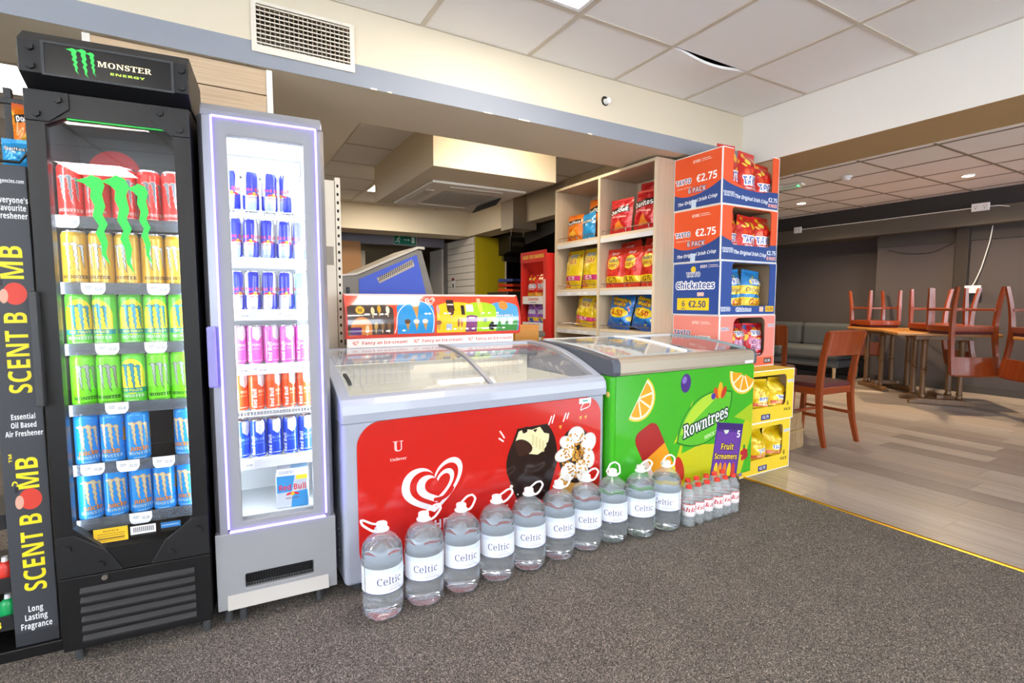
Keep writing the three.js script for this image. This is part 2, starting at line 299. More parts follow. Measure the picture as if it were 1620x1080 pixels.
const wing = (a, b) => canvasTex(384, 320, (x, w, h) => { // quartered blue and silver can
  for (const ox of [0, 192]) { x.fillStyle = '#c9ccd6'; x.fillRect(ox, 0, 192, h); x.fillStyle = a;
    x.beginPath(); x.moveTo(ox + 46, 0); x.lineTo(ox + 140, 0); x.lineTo(ox + 128, h * .55); x.lineTo(ox + 36, h * .62); x.fill();
    x.beginPath(); x.moveTo(ox + 128, h * .55); x.lineTo(ox + 228, h * .62); x.lineTo(ox + 220, h); x.lineTo(ox + 118, h); x.fill();
    if (ox) { x.beginPath(); x.moveTo(0, h * .6); x.lineTo(36, h * .62); x.lineTo(28, h); x.lineTo(0, h); x.fill(); }
    x.fillStyle = '#f3b41c'; x.beginPath(); x.ellipse(ox + 104, h * .57, 17, 15, 0, 0, 7); x.fill();
    x.fillStyle = '#d3122c'; for (const s of [-1, 1]) { x.beginPath(); x.ellipse(ox + 104 + s * 30, h * .58, 24, 8, s * .3, 0, 7); x.fill(); }
    T(x, 'Red Bull', ox + 100, h * .46, 40, '#d3122c'); T(x, 'ENERGY DRINK', ox + 100, h * .66, 12, '#8a1a2a'); }
  x.fillStyle = '#e2e4ea'; x.fillRect(0, 0, w, 8); x.fillRect(0, h - 6, w, 6);
});
const edition = (a, dk, word) => canvasTex(384, 320, (x, w, h) => {
  x.fillStyle = a; x.fillRect(0, 0, w, h);
  for (const ox of [0, 192]) { x.fillStyle = '#d7dae0'; x.beginPath(); x.moveTo(ox + 92, 0); x.lineTo(ox + 170, 0); x.lineTo(ox + 168, h * .26); x.lineTo(ox + 130, h * .4); x.lineTo(ox + 92, h * .3); x.fill();
    T(x, 'Red Bull', ox + 66, h * .68, 42, '#ffffff', { rot: -Math.PI / 2 }); T(x, word, ox + 120, h * .5, 30, dk, { style: 'bold' }); T(x, 'EDITION', ox + 120, h * .6, 13, dk); x.fillStyle = '#ffffff'; x.fillRect(ox + 88, h * .9, 80, 3); }
  x.fillStyle = '#e2e4ea'; x.fillRect(0, 0, w, 8); x.fillRect(0, h - 6, w, 6);
});
const slimTex = { blue: wing('#1c2cc0'), light: wing('#38a9dc'), pink: edition('#e25cc4', '#fbd7f3', 'PINK'), orange: edition('#f0561f', '#fbd0a8', 'RED'), navy: edition('#1646cc', '#7fa4ff', 'BLUE') };
// ---------- black energy drink fridge ----------
{
  const W = .392, D = .36;
  const f = thing('drinks_fridge', 'tall black glass door fridge of clawed cans with lit green logo sign', 'fridge', [-.45, 0, -1.941], R(-5));
  part(f, 'cabinet', [bb(0, .04, -D, .028, 1.70, -.034), bb(W - .028, .04, -D, W, 1.70, -.034), bb(.028, .04, -D, W - .028, 1.70, -D + .03), bb(.028, 1.66, -D + .03, W - .028, 1.70, -.034), bb(.028, .04, -D + .03, W - .028, .30, -.034)], M.blackMetal);
  part(f, 'liner', [bb(.028, .30, -D + .03, W - .028, 1.66, -D + .034), bb(.028, .30, -D + .034, .031, 1.66, -.036), bb(W - .031, .30, -D + .034, W - .028, 1.66, -.036)], M.linerDark);
  { const c = part(f, 'liner_roundel', new THREE.CircleGeometry(.075, 28).translate(.125, 1.545, -D + .036), std(0xb01018, .5), 'red round emblem on the back wall'); c.userData.label = 'red round emblem on the back wall'; }
  // header sign
  const hd = part(f, 'header', [prof([[-.29, 1.705], [-.04, 1.705], [.012, 1.735], [.012, 1.822], [-.03, 1.858], [-.29, 1.858]], -.004, W + .004, .003)], M.blackPlastic);
  const signT = canvasTex(1024, 352, (x, w, h) => { x.fillStyle = '#08080a'; x.fillRect(0, 0, w, h); drawClaw(x, 290, h * .5, h * .92, '#2fd04c', '#0c7a2a'); T(x, 'MONSTER', 630, h * .44, 92, '#f2dcae', { font: 'serif', sx: .95 }); T(x, 'ENERGY', 650, h * .72, 40, '#b9e04a', { sx: 1.9 }); });
  const sg = part(hd, 'sign_panel', fit(rb(.055, 1.737, .010, W - .04, 1.818, .0145, .001, 1), .055, 1.737, W - .04, 1.818), new THREE.MeshStandardMaterial({ map: signT, roughness: .25, emissive: 0xffffff, emissiveMap: signT, emissiveIntensity: .35 }), 'black sign with green claw mark and cream lettering');
  part(hd, 'sign_bezel', ext((() => { const s = rshape(.048, 1.731, W - .033, 1.824, .002); s.holes.push(rshape(.055, 1.737, W - .04, 1.818, .001, new THREE.Path())); return s; })(), .004).translate(0, 0, .0115), M.darkGrey);
  const boltG = new THREE.CylinderGeometry(.0105, .0115, .008, 6).rotateX(Math.PI / 2);
  const bolt = (x, y, z) => { const b = part(f, 'bolt', boltG, M.blackPlastic); b.position.set(x, y, z); };
  for (const [x, y] of [[.024, 1.802], [.024, 1.752], [W - .014, 1.802], [W - .014, 1.752]]) bolt(x, y, .015);
  // door
  const door = part(f, 'door', ext((() => { const s = rshape(.0, .272, W, 1.692, .004); const h = new THREE.Path(); [[.042, .42], [.115, .345], [.29, .345], [.348, .40], [.348, 1.60], [.33, 1.625], [.09, 1.625], [.042, 1.60]].reverse().forEach((p, i) => i ? h.lineTo(...p) : h.moveTo(...p)); h.closePath(); s.holes.push(h); return s; })(), .034).translate(0, 0, -.034), M.blackMetal);
  part(door, 'door_glass', bb(.036, .34, -.016, .354, 1.63, -.012), M.glass);
  part(door, 'glass_edge', [bb(.09, 1.621, -.012, .33, 1.625, -.004)], std(0x18c44a, .3), 'green strip along the glass');
  for (const [sx, sy] of [[0, 0], [1, 0], [0, 1], [1, 1]]) {
    const X = v => sx ? W - v : v, Y = v => sy ? 1.692 - v : .272 + v;
    const pts = sy ? [[0, 0], [.10, 0], [.10, .045], [.052, .085], [0, .085]] : [[0, 0], [.16, 0], [.12, .07], [.045, .128], [0, .128]];
    let poly = pts.map(([a, b]) => [X(a), Y(b)]); part(door, 'corner_plate', ext(shapeOf(poly), .006, .0015).translate(0, 0, -.001), M.blackPlastic);
    if (sy) { bolt(X(.075), Y(.022), .008); bolt(X(.026), Y(.065), .008); } else { bolt(X(.105), Y(.028), .008); bolt(X(.028), Y(.09), .008); }
  }
  // green claw decal on the glass
  for (let k = 0; k < 3; k++) part(door, 'claw_decal', ext(shapeOf(clawPts(k).map(([a, b]) => [.098 + (a + .2) * .158, 1.472 - b * .285])), .0012).translate(0, 0, -.0118), std(0x36e652, .45), 'bright green claw decal');
  part(door, 'handle', [rb(-.014, .80, -.01, .004, 1.13, .022, .004)], M.darkGrey);
  // stickers inside the bottom of the glass
  const stick = canvasTex(512, 160, (x, w, h) => { x.fillStyle = '#f3c31a'; x.fillRect(0, 0, 190, h); x.fillStyle = '#f4f4f4'; x.fillRect(200, 10, 160, 120); x.fillStyle = '#1277bd'; x.fillRect(385, 20, 127, 80);
    T(x, 'NOTICE', 95, 34, 24, '#4a3a08'); for (let i = 0; i < 4; i++) { x.fillStyle = '#3a2d06'; x.fillRect(20, 62 + i * 24, 150, i === 2 ? 12 : 5); } for (let i = 0; i < 34; i++) { x.fillStyle = i * 7 % 3 ? '#333' : '#fff'; x.fillRect(215 + i * 4, 30, 3, 72); } T(x, 'FRIGORIFIC', 448, 60, 20, '#dff0ff'); });
  [[.085, .172, 0, 190 / 512], [.178, .245, 200 / 512, 360 / 512], [.258, .312, 385 / 512, 1]].forEach(([a, b, u0, u1], i) => { const g = new THREE.PlaneGeometry(b - a, i ? .036 : .045), u = g.attributes.uv; for (let k = 0; k < 4; k++) u.setX(k, u.getX(k) ? u1 : u0); g.translate((a + b) / 2, .378, -.0175); part(door, 'sticker', g, printed(stick, .5)); });
  part(f, 'kick_plate', [rb(0, .04, -.03, W, .268, .0, .003)], M.blackMetal);
  for (let i = 0; i < 6; i++) part(f, 'louvre', [prof([[0, 0], [.011, .004], [.011, .009], [0, .022]], .05, W - .045).translate(0, .062 + i * .03, -.001)], std(0x232326, .45));
  part(f, 'lock', cyl(.008, .008, .006, 0, 0, 0, 18).rotateX(Math.PI / 2).translate(.112, .255, 0), M.chrome, 'small chrome lock');
  for (const [x, z] of [[.03, -.03], [W - .02, -.02], [.03, -D + .03], [W - .03, -D + .03]]) part(f, 'foot', [cyl(.013, .011, .042, x, 0, z, 12)], M.darkGrey);
  // shelves, price rails and tags
  const rows = [1.345, 1.147, .962, .775, .588, .413];
  const tagT = canvasTex(256, 100, (x, w, h) => { x.fillStyle = '#eef0f3'; x.fillRect(0, 0, w, h); x.fillStyle = '#9aa0a8'; x.fillRect(40, 30, 70, 7); x.fillRect(40, 44, 60, 6); T(x, '€2.20', 185, 50, 34, '#8d949c'); });
  const tagM = printed(tagT, .5);
  const tags = [[.062], [.115, .28], [.14, .265], [.155], [.085, .175, .27], [.2]];
  rows.forEach((y, i) => {
    const w = []; for (let k = 0; k <= 13; k++) w.push(rod([.034 + k * .0249, y - .003, -D + .045], [.034 + k * .0249, y - .003, -.06], .0014, 4)); w.push(rod([.032, y - .004, -.06], [W - .032, y - .004, -.06], .002, 5), rod([.032, y - .004, -D + .045], [W - .032, y - .004, -D + .045], .002, 5));
    const s = part(f, 'shelf', w, M.chrome);
    part(s, 'price_rail', rb(.036, y - .024, -.056, W - .05, y + .012, -.053, .001, 1), phy(0xaab4bf, .15, { transmission: .8, thickness: 0 }));
    for (const c of tags[i]) part(s, 'price_tag', fit(ext((() => { const q = new THREE.Shape(); q.moveTo(c - .03, y + .011); q.lineTo(c + .03, y + .011); q.lineTo(c + .03, y - .008); q.quadraticCurveTo(c + .026, y - .024, c + .016, y - .025); q.lineTo(c - .018, y - .025); q.quadraticCurveTo(c - .028, y - .023, c - .03, y - .008); return q; })(), .0015).translate(0, 0, -.0525), c - .03, y - .025, c + .03, y + .011), tagM);
  });
  part(f, 'led_strip', bb(.05, 1.648, -.06, W - .05, 1.654, -.045), new THREE.MeshStandardMaterial({ color: 0xffffff, emissive: 0xeaf4ff, emissiveIntensity: 4 }), 'white light strip');
  const L = new THREE.RectAreaLight(0xeaf4ff, 20, W - .1, .02); L.position.set(W / 2, 1.645, -.05); L.rotation.set(-Math.PI / 2 + .25, 0, 0); f.add(L);
  for (const sx of [.034, W - .034]) { const Lv = new THREE.RectAreaLight(0xeaf4ff, 9, .015, 1.2); Lv.position.set(sx, 1.0, -.04); Lv.lookAt(0, 0, 0); Lv.rotation.set(0, sx < .1 ? -.6 : .6, 0); f.add(Lv);
    part(f, 'led_strip', bb(sx - .003, .4, -.0385, sx + .003, 1.6, -.036), new THREE.MeshStandardMaterial({ color: 0xffffff, emissive: 0xeaf4ff, emissiveIntensity: 2 }), 'white light strip'); }
  // cans
  f.updateMatrixWorld();
  const kinds = ['red', 'gold', 'tropic', 'green', 'blue', 'blue'];
  const words = { red: 'red clawed can in the black fridge', gold: 'gold clawed can in the black fridge', tropic: 'green and yellow clawed can in the black fridge', green: 'lime green clawed can in the black fridge', blue: 'blue clawed can in the upper blue row', blue5: 'blue clawed can on the bottom shelf' };
  const protos = {}, ord = ['nearest the door handle', 'second from the handle side', 'third from the handle side', 'fourth from the handle side', 'farthest from the handle'];
  rows.forEach((y, i) => { for (let k = 0; k < 5; k++) {
    if (i === 4 && k === 3) continue;
    const kind = i === 3 && k === 2 ? 'tropic' : kinds[i], key = i === 5 ? 'blue5' : kind;
    const label = i === 3 && k === 2 ? 'yellow and teal can standing among the lime green cans' : words[key] + ', ' + ord[k], group = i === 3 && k === 2 ? undefined : (i === 5 ? 'bottom row of blue cans' : kind + ' clawed cans');
    const p = V(.0658 + k * .0656, y, -.092 + rr(-.004, .004)).applyMatrix4(f.matrixWorld);
    const rot = f.rotation.y - Math.PI / 2 + rr(-.45, .45) + (i > 3 && k === 0 ? .5 : 0);
    let c = protos[kind]; if (!c) { c = protos[kind] = canThing(bigCan, canTex[kind], 'energy_drink_can', label, group); c.position.copy(p); c.rotation.y = rot; }
    else { c = dup(c, [p.x, p.y, p.z], rot, label); if (group) c.userData.group = group; else delete c.userData.group; }
  } });
}
// ---------- silver slim can fridge ----------
{
  const W = .385, D = .37, purple = new THREE.MeshStandardMaterial({ color: 0xc8b8ff, emissive: 0x8468ff, emissiveIntensity: 1.7 });
  const f = thing('drinks_fridge', 'slim silver glass door fridge of small cans edged with violet light strips', 'fridge', [-.044, 0, -1.922], R(-3.4));
  const plan = (a, b) => { const s = new THREE.Shape(); [[0, .05], [.02, 0], [W - .02, 0], [W, .05], [W, D], [0, D]].forEach((p, i) => i ? s.lineTo(p[0], p[1]) : s.moveTo(p[0], p[1])); return ext(s, b - a).rotateX(-Math.PI / 2).translate(0, a, 0); };
  part(f, 'cabinet', [bb(0, .05, -D, .06, 1.70, -.05), bb(W - .055, .05, -D, W, 1.70, -.05), bb(.06, .05, -D, W - .055, 1.70, -D + .03), bb(.06, 1.655, -D + .03, W - .055, 1.70, -.05), bb(.06, .05, -D + .03, W - .055, .335, -.05)], M.silver);
  // front corner posts (chamfered) and top cap
  part(f, 'corner_post', prof([[0, 0], [0, 1]], 0, .001) && ext(shapeOf([[0, .05], [.016, .008], [.04, 0], [.04, .05]]), 1.385).rotateX(-Math.PI / 2).translate(0, .315, 0), M.silver);
  part(f, 'corner_post', ext(shapeOf([[W, .05], [W - .016, .008], [W - .03, 0], [W - .03, .05]].reverse()), 1.385).rotateX(-Math.PI / 2).translate(0, .315, 0), M.silver);
  part(f, 'top_cap', [prof([[-D, 1.70], [.0, 1.692], [-.006, 1.712], [-.03, 1.735], [-D, 1.735]], .012, W - .01, .004)], M.silver);
  const base = part(f, 'base_panel', [ext((() => { const s = rshape(0, .05, W, .318, .004); s.holes.push(rshape(.085, .115, W - .08, .165, .006, new THREE.Path())); return s; })(), .05, .003).translate(0, 0, -.05)], M.silverDoor);
  part(base, 'recess_shade', bb(.08, .11, -.052, W - .075, .17, -.04), std(0x171717, .8));  // near-black back sheet paints the shade inside the recess
  { const g = []; for (let i = 0; i < 26; i++) g.push(rod([.088 + i * .0085, .116, -.012], [.088 + i * .0085, .164, -.012], .0012, 4)); for (let j = 0; j < 6; j++) g.push(rod([.086, .12 + j * .009, -.012], [W - .081, .12 + j * .009, -.012], .0012, 4)); part(base, 'grille', g, M.blackPlastic, 'black mesh grille'); }
  part(base, 'bottom_ramp', prof([[0, .05], [.014, .055], [0, .10]], .03, W - .03), std(0xb3ada6, .4));
  for (const [x, z] of [[.03, -.03], [.075, -.02], [W - .06, -.03], [W - .03, -D + .04], [.03, -D + .04]]) part(f, 'foot', [cyl(.014, .011, .05, x, 0, z, 12)], M.darkGrey);
  const door = part(f, 'door', ext((() => { const s = rshape(.045, .325, W - .034, 1.688, .004); s.holes.push(rshape(.084, .352, W - .072, 1.637, .004, new THREE.Path())); return s; })(), .035, .003).translate(0, 0, -.036), M.silverDoor);
  part(door, 'door_glass', bb(.078, .346, -.018, W - .066, 1.643, -.014), M.glass);
  part(door, 'handle', rb(.004, .82, -.02, .03, 1.02, .014, .006), std(0x8f8ac8, .35), 'recessed grip on the door edge');
  [[.0405, .335, .0445, 1.69], [W - .0335, .335, W - .0295, 1.69], [.045, 1.689, W - .034, 1.6925], [.045, .3205, W - .034, .324]].forEach(([a, b, c, d], i) => part(f, 'light_strip', bb(a - .001, b - .001, -.004, c + .001, d + .001, .006), purple, 'glowing violet light strip'));
  for (const [x, r] of [[.04, -.5], [W - .03, .5]]) { const L = new THREE.RectAreaLight(0x6a50ff, 14, .006, 1.35); L.position.set(x, 1.01, .008); L.rotation.y = Math.PI + r; f.add(L); }
  // white inside
  part(f, 'liner', [bb(.06, .335, -D + .03, W - .055, 1.655, -D + .034), bb(.06, .335, -D + .03, .063, 1.655, -.052), bb(W - .058, .335, -D + .03, W - .055, 1.655, -.052), bb(.06, .335, -D + .03, W - .055, .35, -.052), bb(.06, 1.652, -D + .03, W - .055, 1.655, -.052), bb(.064, 1.585, -D + .034, W - .06, 1.65, -D + .06)], M.linerWhite);
  part(f, 'vent_slot', [0, 1, 2, 3, 4].map(k => bb(.105 + k * .036, 1.572, -D + .036, .135 + k * .036, 1.58, -D + .04)), M.darkGrey);
  const Lt = new THREE.RectAreaLight(0xf2f6ff, 34, .22, .03); Lt.position.set(W / 2, 1.645, -.075); Lt.rotation.set(-Math.PI / 2 + .3, 0, 0); f.add(Lt);
  part(f, 'lamp_strip', bb(.085, 1.647, -.09, W - .08, 1.651, -.06), new THREE.MeshStandardMaterial({ color: 0xffffff, emissive: 0xf2f6ff, emissiveIntensity: 4 }), 'white light strip');
  for (const sx of [.068, W - .063]) { const Lv = new THREE.RectAreaLight(0xf2f6ff, 20, .012, 1.2); Lv.position.set(sx, 1.0, -.056); Lv.rotation.set(0, sx < .1 ? -.7 : .7, 0); f.add(Lv);
    part(f, 'lamp_strip', bb(sx - .003, .4, -.054, sx + .003, 1.6, -.0525), new THREE.MeshStandardMaterial({ color: 0xffffff, emissive: 0xf2f6ff, emissiveIntensity: 2 }), 'white light strip'); }
  const rows = [1.412, 1.252, 1.072, .882, .718, .548];
  const tagT = canvasTex(256, 128, (x, w, h) => { x.fillStyle = '#e6e8ef'; x.fillRect(0, 0, w, h); x.fillStyle = '#9ba0ab'; x.fillRect(30, 40, 60, 8); x.fillRect(30, 56, 48, 6); T(x, '€1.95', 180, 70, 40, '#8a90a0'); }); const tagM = printed(tagT, .5);
  const tags = [[], [], [.105, .24], [.095, .155, .29], [], [.1]];
  rows.forEach((y, i) => {
    const w = []; for (let k = 0; k <= 15; k++) w.push(rod([.07 + k * .0168, y - .003, -D + .04], [.07 + k * .0168, y - .003, -.065], .0016, 4));
    for (let k = 0; k < 26; k++) w.push(rod([.068 + k * .0102, y - .001, -.066], [.068 + k * .0102, y - .018, -.066], .0014, 4)); w.push(rod([.064, y - .001, -.066], [W - .06, y - .001, -.066], .0025, 5), rod([.064, y - .018, -.066], [W - .06, y - .018, -.066], .0025, 5));
    const s = part(f, 'shelf', w, M.wireWhite);
    if (tags[i].length || i === 1) part(s, 'price_rail', rb(.066, y - .036, -.062, W - .062, y - .002, -.059, .001, 1), std(0xdadde6, .3));
    if (i < 2) part(s, 'front_guard', rb(.066, y, -.062, W - .062, y + .03, -.0605, .0005, 1), M.clear);
    for (const c of tags[i]) part(s, 'price_tag', fit(bb(c - .026, y - .034, -.0588, c + .026, y - .004, -.0575), c - .026, y - .034, c + .026, y - .004), tagM);
  });
  f.updateMatrixWorld();
  const kinds = ['blue', 'blue', 'blue', 'pink', 'orange', 'navy'], protos = {};
  const ord = ['nearest the door handle', 'second from the handle side', 'third from the handle side', 'fourth from the handle side', 'farthest from the handle'];
  const words = ['blue and silver slim can on the top shelf', 'blue and silver slim can on the second shelf', 'blue and silver slim can just above the pink cans', 'pink slim can in the silver fridge', 'orange slim can in the silver fridge', 'deep blue slim can under the orange cans'];
  const put = (kind, i, x, z, rot, label, group) => { const p = V(x, rows[i], z).applyMatrix4(f.matrixWorld); let c = protos[kind];
    if (!c) { c = protos[kind] = canThing(slimCan, slimTex[kind], 'slim_can', label, group); c.position.copy(p); c.rotation.y = rot; } else { c = dup(c, [p.x, p.y, p.z], rot, label); if (group) c.userData.group = group; else delete c.userData.group; } };
  rows.forEach((y, i) => { const n = i === 0 ? 4 : 5; for (let k = 0; k < n; k++) {
    const kind = i === 2 && k === 4 ? 'light' : kinds[i], lone = kind === 'light';
    put(kind, i, .0895 + k * (i === 0 ? .058 : .0525), -.098 + rr(-.004, .004), f.rotation.y - Math.PI / 2 + rr(-.35, .35) + (i === 0 && k === 3 ? .9 : 0), lone ? 'pale blue and silver slim can at the end of a dark blue row' : words[i] + ', ' + ord[k], lone ? undefined : 'slim cans, row ' + ['one', 'two', 'three', 'four', 'five', 'six'][i]);
  } });
  for (const k of [0, 1, 2, 3]) put('pink', 3, .116 + k * .0525, -.16, f.rotation.y - 1.2 + k, 'pink slim can in the back row of the silver fridge, ' + ord[k], 'slim cans, row four');
  // four pack at the bottom
  const packT = canvasTex(512, 512, (x, w, h) => { x.fillStyle = '#bfc6d2'; x.fillRect(0, 0, w, h); x.fillStyle = '#2f8fd0'; x.beginPath(); x.moveTo(20, 70); x.lineTo(300, 70); x.lineTo(250, 290); x.lineTo(20, 300); x.fill(); x.beginPath(); x.moveTo(260, 300); x.lineTo(500, 280); x.lineTo(500, h); x.lineTo(230, h); x.fill(); x.fillStyle = '#e8ecf2'; x.fillRect(0, 0, w, 66); x.fillStyle = '#f0e23a'; x.fillRect(320, 70, 180, 60); T(x, 'SUGARFREE', 170, 34, 42, '#6a7a90'); T(x, 'Red Bull', 260, 230, 110, '#d3122c'); x.fillStyle = '#f3b41c'; x.beginPath(); x.ellipse(260, 320, 34, 28, 0, 0, 7); x.fill(); x.fillStyle = '#d3122c'; for (const s of [-1, 1]) { x.beginPath(); x.ellipse(260 + s * 60, 320, 44, 15, s * .3, 0, 7); x.fill(); } T(x, 'ENERGY DRINK', 250, 380, 28, '#7a2030'); });
  const p = V(.25, .351, -.115).applyMatrix4(f.matrixWorld);
  const k = thing('can_multipack', 'pale blue cardboard pack of cans at the bottom of the silver fridge', 'drinks pack', [p.x, p.y, p.z], f.rotation.y - .08);
  part(k, 'carton', fit(rb(-.055, 0, -.055, .055, .125, .055, .006), -.055, 0, .055, .138), printed(packT, .45)); part(k, 'carton_flap', fit(prof([[-.05, .124], [.052, .124], [.03, .138], [-.03, .138]], -.052, .052), -.055, 0, .055, .138), printed(packT, .45));
}
// ---------- air freshener stand at the left ----------
{
  const panT = canvasTex(256, 2048, (x, w, h) => {
    x.fillStyle = '#3b3d42'; x.fillRect(0, 0, w, h); x.fillStyle = '#2c2e33'; x.fillRect(0, h * .97, w, h * .03);
    T(x, 'agencies.com', 168, 66, 22, '#e8e8e8'); T(x, "everyone's", 165, 142, 34, '#f2f2f2'); T(x, 'favourite', 165, 174, 34, '#f2f2f2'); T(x, 'freshener', 165, 206, 34, '#f2f2f2');
    for (const [ys, yb, ym] of [[772, 525, 398], [1636, 1400, 1288]]) { // reads upwards
      T(x, 'SCENT B', 140, ys, 176, '#f2dc1e', { rot: -Math.PI / 2, sx: .5 }); T(x, 'MB', 140, ym, 176, '#f2dc1e', { rot: -Math.PI / 2, sx: .54 });
      x.fillStyle = '#d8402f'; x.beginPath(); x.ellipse(146, yb, 66, 46, 0, 0, 7); x.fill(); x.fillStyle = '#d9a48e'; x.beginPath(); x.ellipse(84, yb + 10, 24, 30, .2, 0, 7); x.fill(); x.fillStyle = '#1d1d20'; x.fillRect(62, yb - 58, 22, 26); x.strokeStyle = '#f2dc1e'; x.lineWidth = 7; x.beginPath(); x.arc(66, yb - 66, 14, 3, 6); x.stroke(); }
    T(x, 'Essential', 140, 1042, 32, '#f2f2f2'); T(x, 'Oil Based', 140, 1078, 32, '#f2f2f2'); T(x, 'Air Freshener', 140, 1114, 32, '#f2f2f2'); T(x, 'TM', 52, 1216, 26, '#f2dc1e', { rot: -Math.PI / 2 });
    T(x, 'Long', 128, 1886, 38, '#f2f2f2'); T(x, 'Lasting', 128, 1924, 38, '#f2f2f2'); T(x, 'Fragrance', 128, 1962, 38, '#f2f2f2');
  });
  const s = thing('display_stand', 'dark grey air freshener display stand with yellow upright lettering', 'display stand', [-.53, 0, -2.05], R(-3));
  part(s, 'header_panel', fit(rb(-.056, .035, -.012, .05, 1.5, 0, .003), -.056, .035, .05, 1.5), printed(panT, .5));
  part(s, 'base_tray', [rb(-.32, 0, -.38, .06, .035, .012, .003)], M.blackMetal);
  part(s, 'frame', [tube([[.056, .03, -.004], [.056, 1.49, -.004], [.045, 1.51, -.01], [-.05, 1.51, -.01]], .004, 40, 6), rod([.053, .03, -.03], [.053, 1.45, -.03], .006), rod([-.3, .03, -.36], [-.3, 1.5, -.36], .006), rod([.053, .03, -.36], [.053, 1.5, -.36], .006), rod([-.3, .03, 0], [-.3, 1.5, 0], .006)], M.blackMetal);
  for (let i = 0; i < 7; i++) { part(s, 'hook_rail', rod([.053, .2 + i * .18, -.03], [.053, .2 + i * .18, -.36], .005), M.blackMetal); }
  for (const y of [.10, .22, .42]) { const sf = part(s, 'shelf', rb(-.31, y - .012, -.36, -.062, y, -.02, .003), M.blackMetal); part(sf, 'shelf_lip', fit(rb(-.31, y - .012, -.022, -.062, y + .035, -.018, .001, 1), -.31, y - .012, -.062, y + .035), printed(canvasTex(256, 48, (x, w, h) => { x.fillStyle = '#17171a'; x.fillRect(0, 0, w, h); T(x, 'SCENT BOMB', 128, 26, 32, '#f2dc1e'); }), .5)); }
  const cols = [0x1ba35a, 0x1f7fc4, 0xd8382c, 0xe8c21e, 0x7a3aa8];
  s.updateMatrixWorld();
  for (const [j, y] of [.10, .22].entries()) for (let i = 0; i < 3; i++) { const p = V(-.085 - i * .07, y, -.06).applyMatrix4(s.matrixWorld);
    const b = thing('air_freshener_bottle', ['green', 'blue', 'red', 'yellow', 'purple'][(i + j * 2) % 5] + ' air freshener spray on the ' + ['lowest', 'second'][j] + ' shelf of the stand', 'air freshener', [p.x, p.y, p.z], s.rotation.y, ['sprays on the lowest stand shelf', 'sprays on the second stand shelf'][j]);
    part(b, 'bottle', lathe([[.0001, 0], [.022, 0], [.024, .004], [.024, .06], [.012, .07], [.012, .074], [.0001, .074]], 16), phy(cols[(i + j * 2) % 5], .3)); part(b, 'nozzle', [cyl(.009, .008, .014, 0, .074, 0, 12)], M.whitePlastic); }
}
// ---------- ice cream freezers ----------
function heartPath(x, cx, cy, s) { x.beginPath(); x.moveTo(cx, cy - s * .25); x.bezierCurveTo(cx - s * .12, cy - s * .62, cx - s * .78, cy - s * .55, cx - s * .72, cy - s * .02); x.bezierCurveTo(cx - s * .66, cy + s * .3, cx - s * .2, cy + s * .42, cx, cy + s * .55); x.bezierCurveTo(cx + s * .35, cy + s * .3, cx + s * .72, cy - s * .1, cx + s * .66, cy - s * .42); x.bezierCurveTo(cx + s * .58, cy - s * .74, cx + s * .12, cy - s * .62, cx, cy - s * .25); x.closePath(); }
function heartLogo(x, cx, cy, s, white, red) {
  heartPath(x, cx, cy, s); x.fillStyle = white; x.fill(); heartPath(x, cx + s * .03, cy - s * .01, s * .80); x.fillStyle = red; x.fill();
  heartPath(x, cx + s * .05, cy, s * .62); x.fillStyle = white; x.fill(); heartPath(x, cx + s * .09, cy - s * .02, s * .42); x.fillStyle = red; x.fill();
  x.strokeStyle = red; x.lineWidth = s * .085; x.lineCap = 'round'; x.beginPath(); x.moveTo(cx + s * .02, cy + s * .27); x.quadraticCurveTo(cx + s * .3, cy + s * .3, cx + s * .42, cy + s * .08); x.stroke();
}
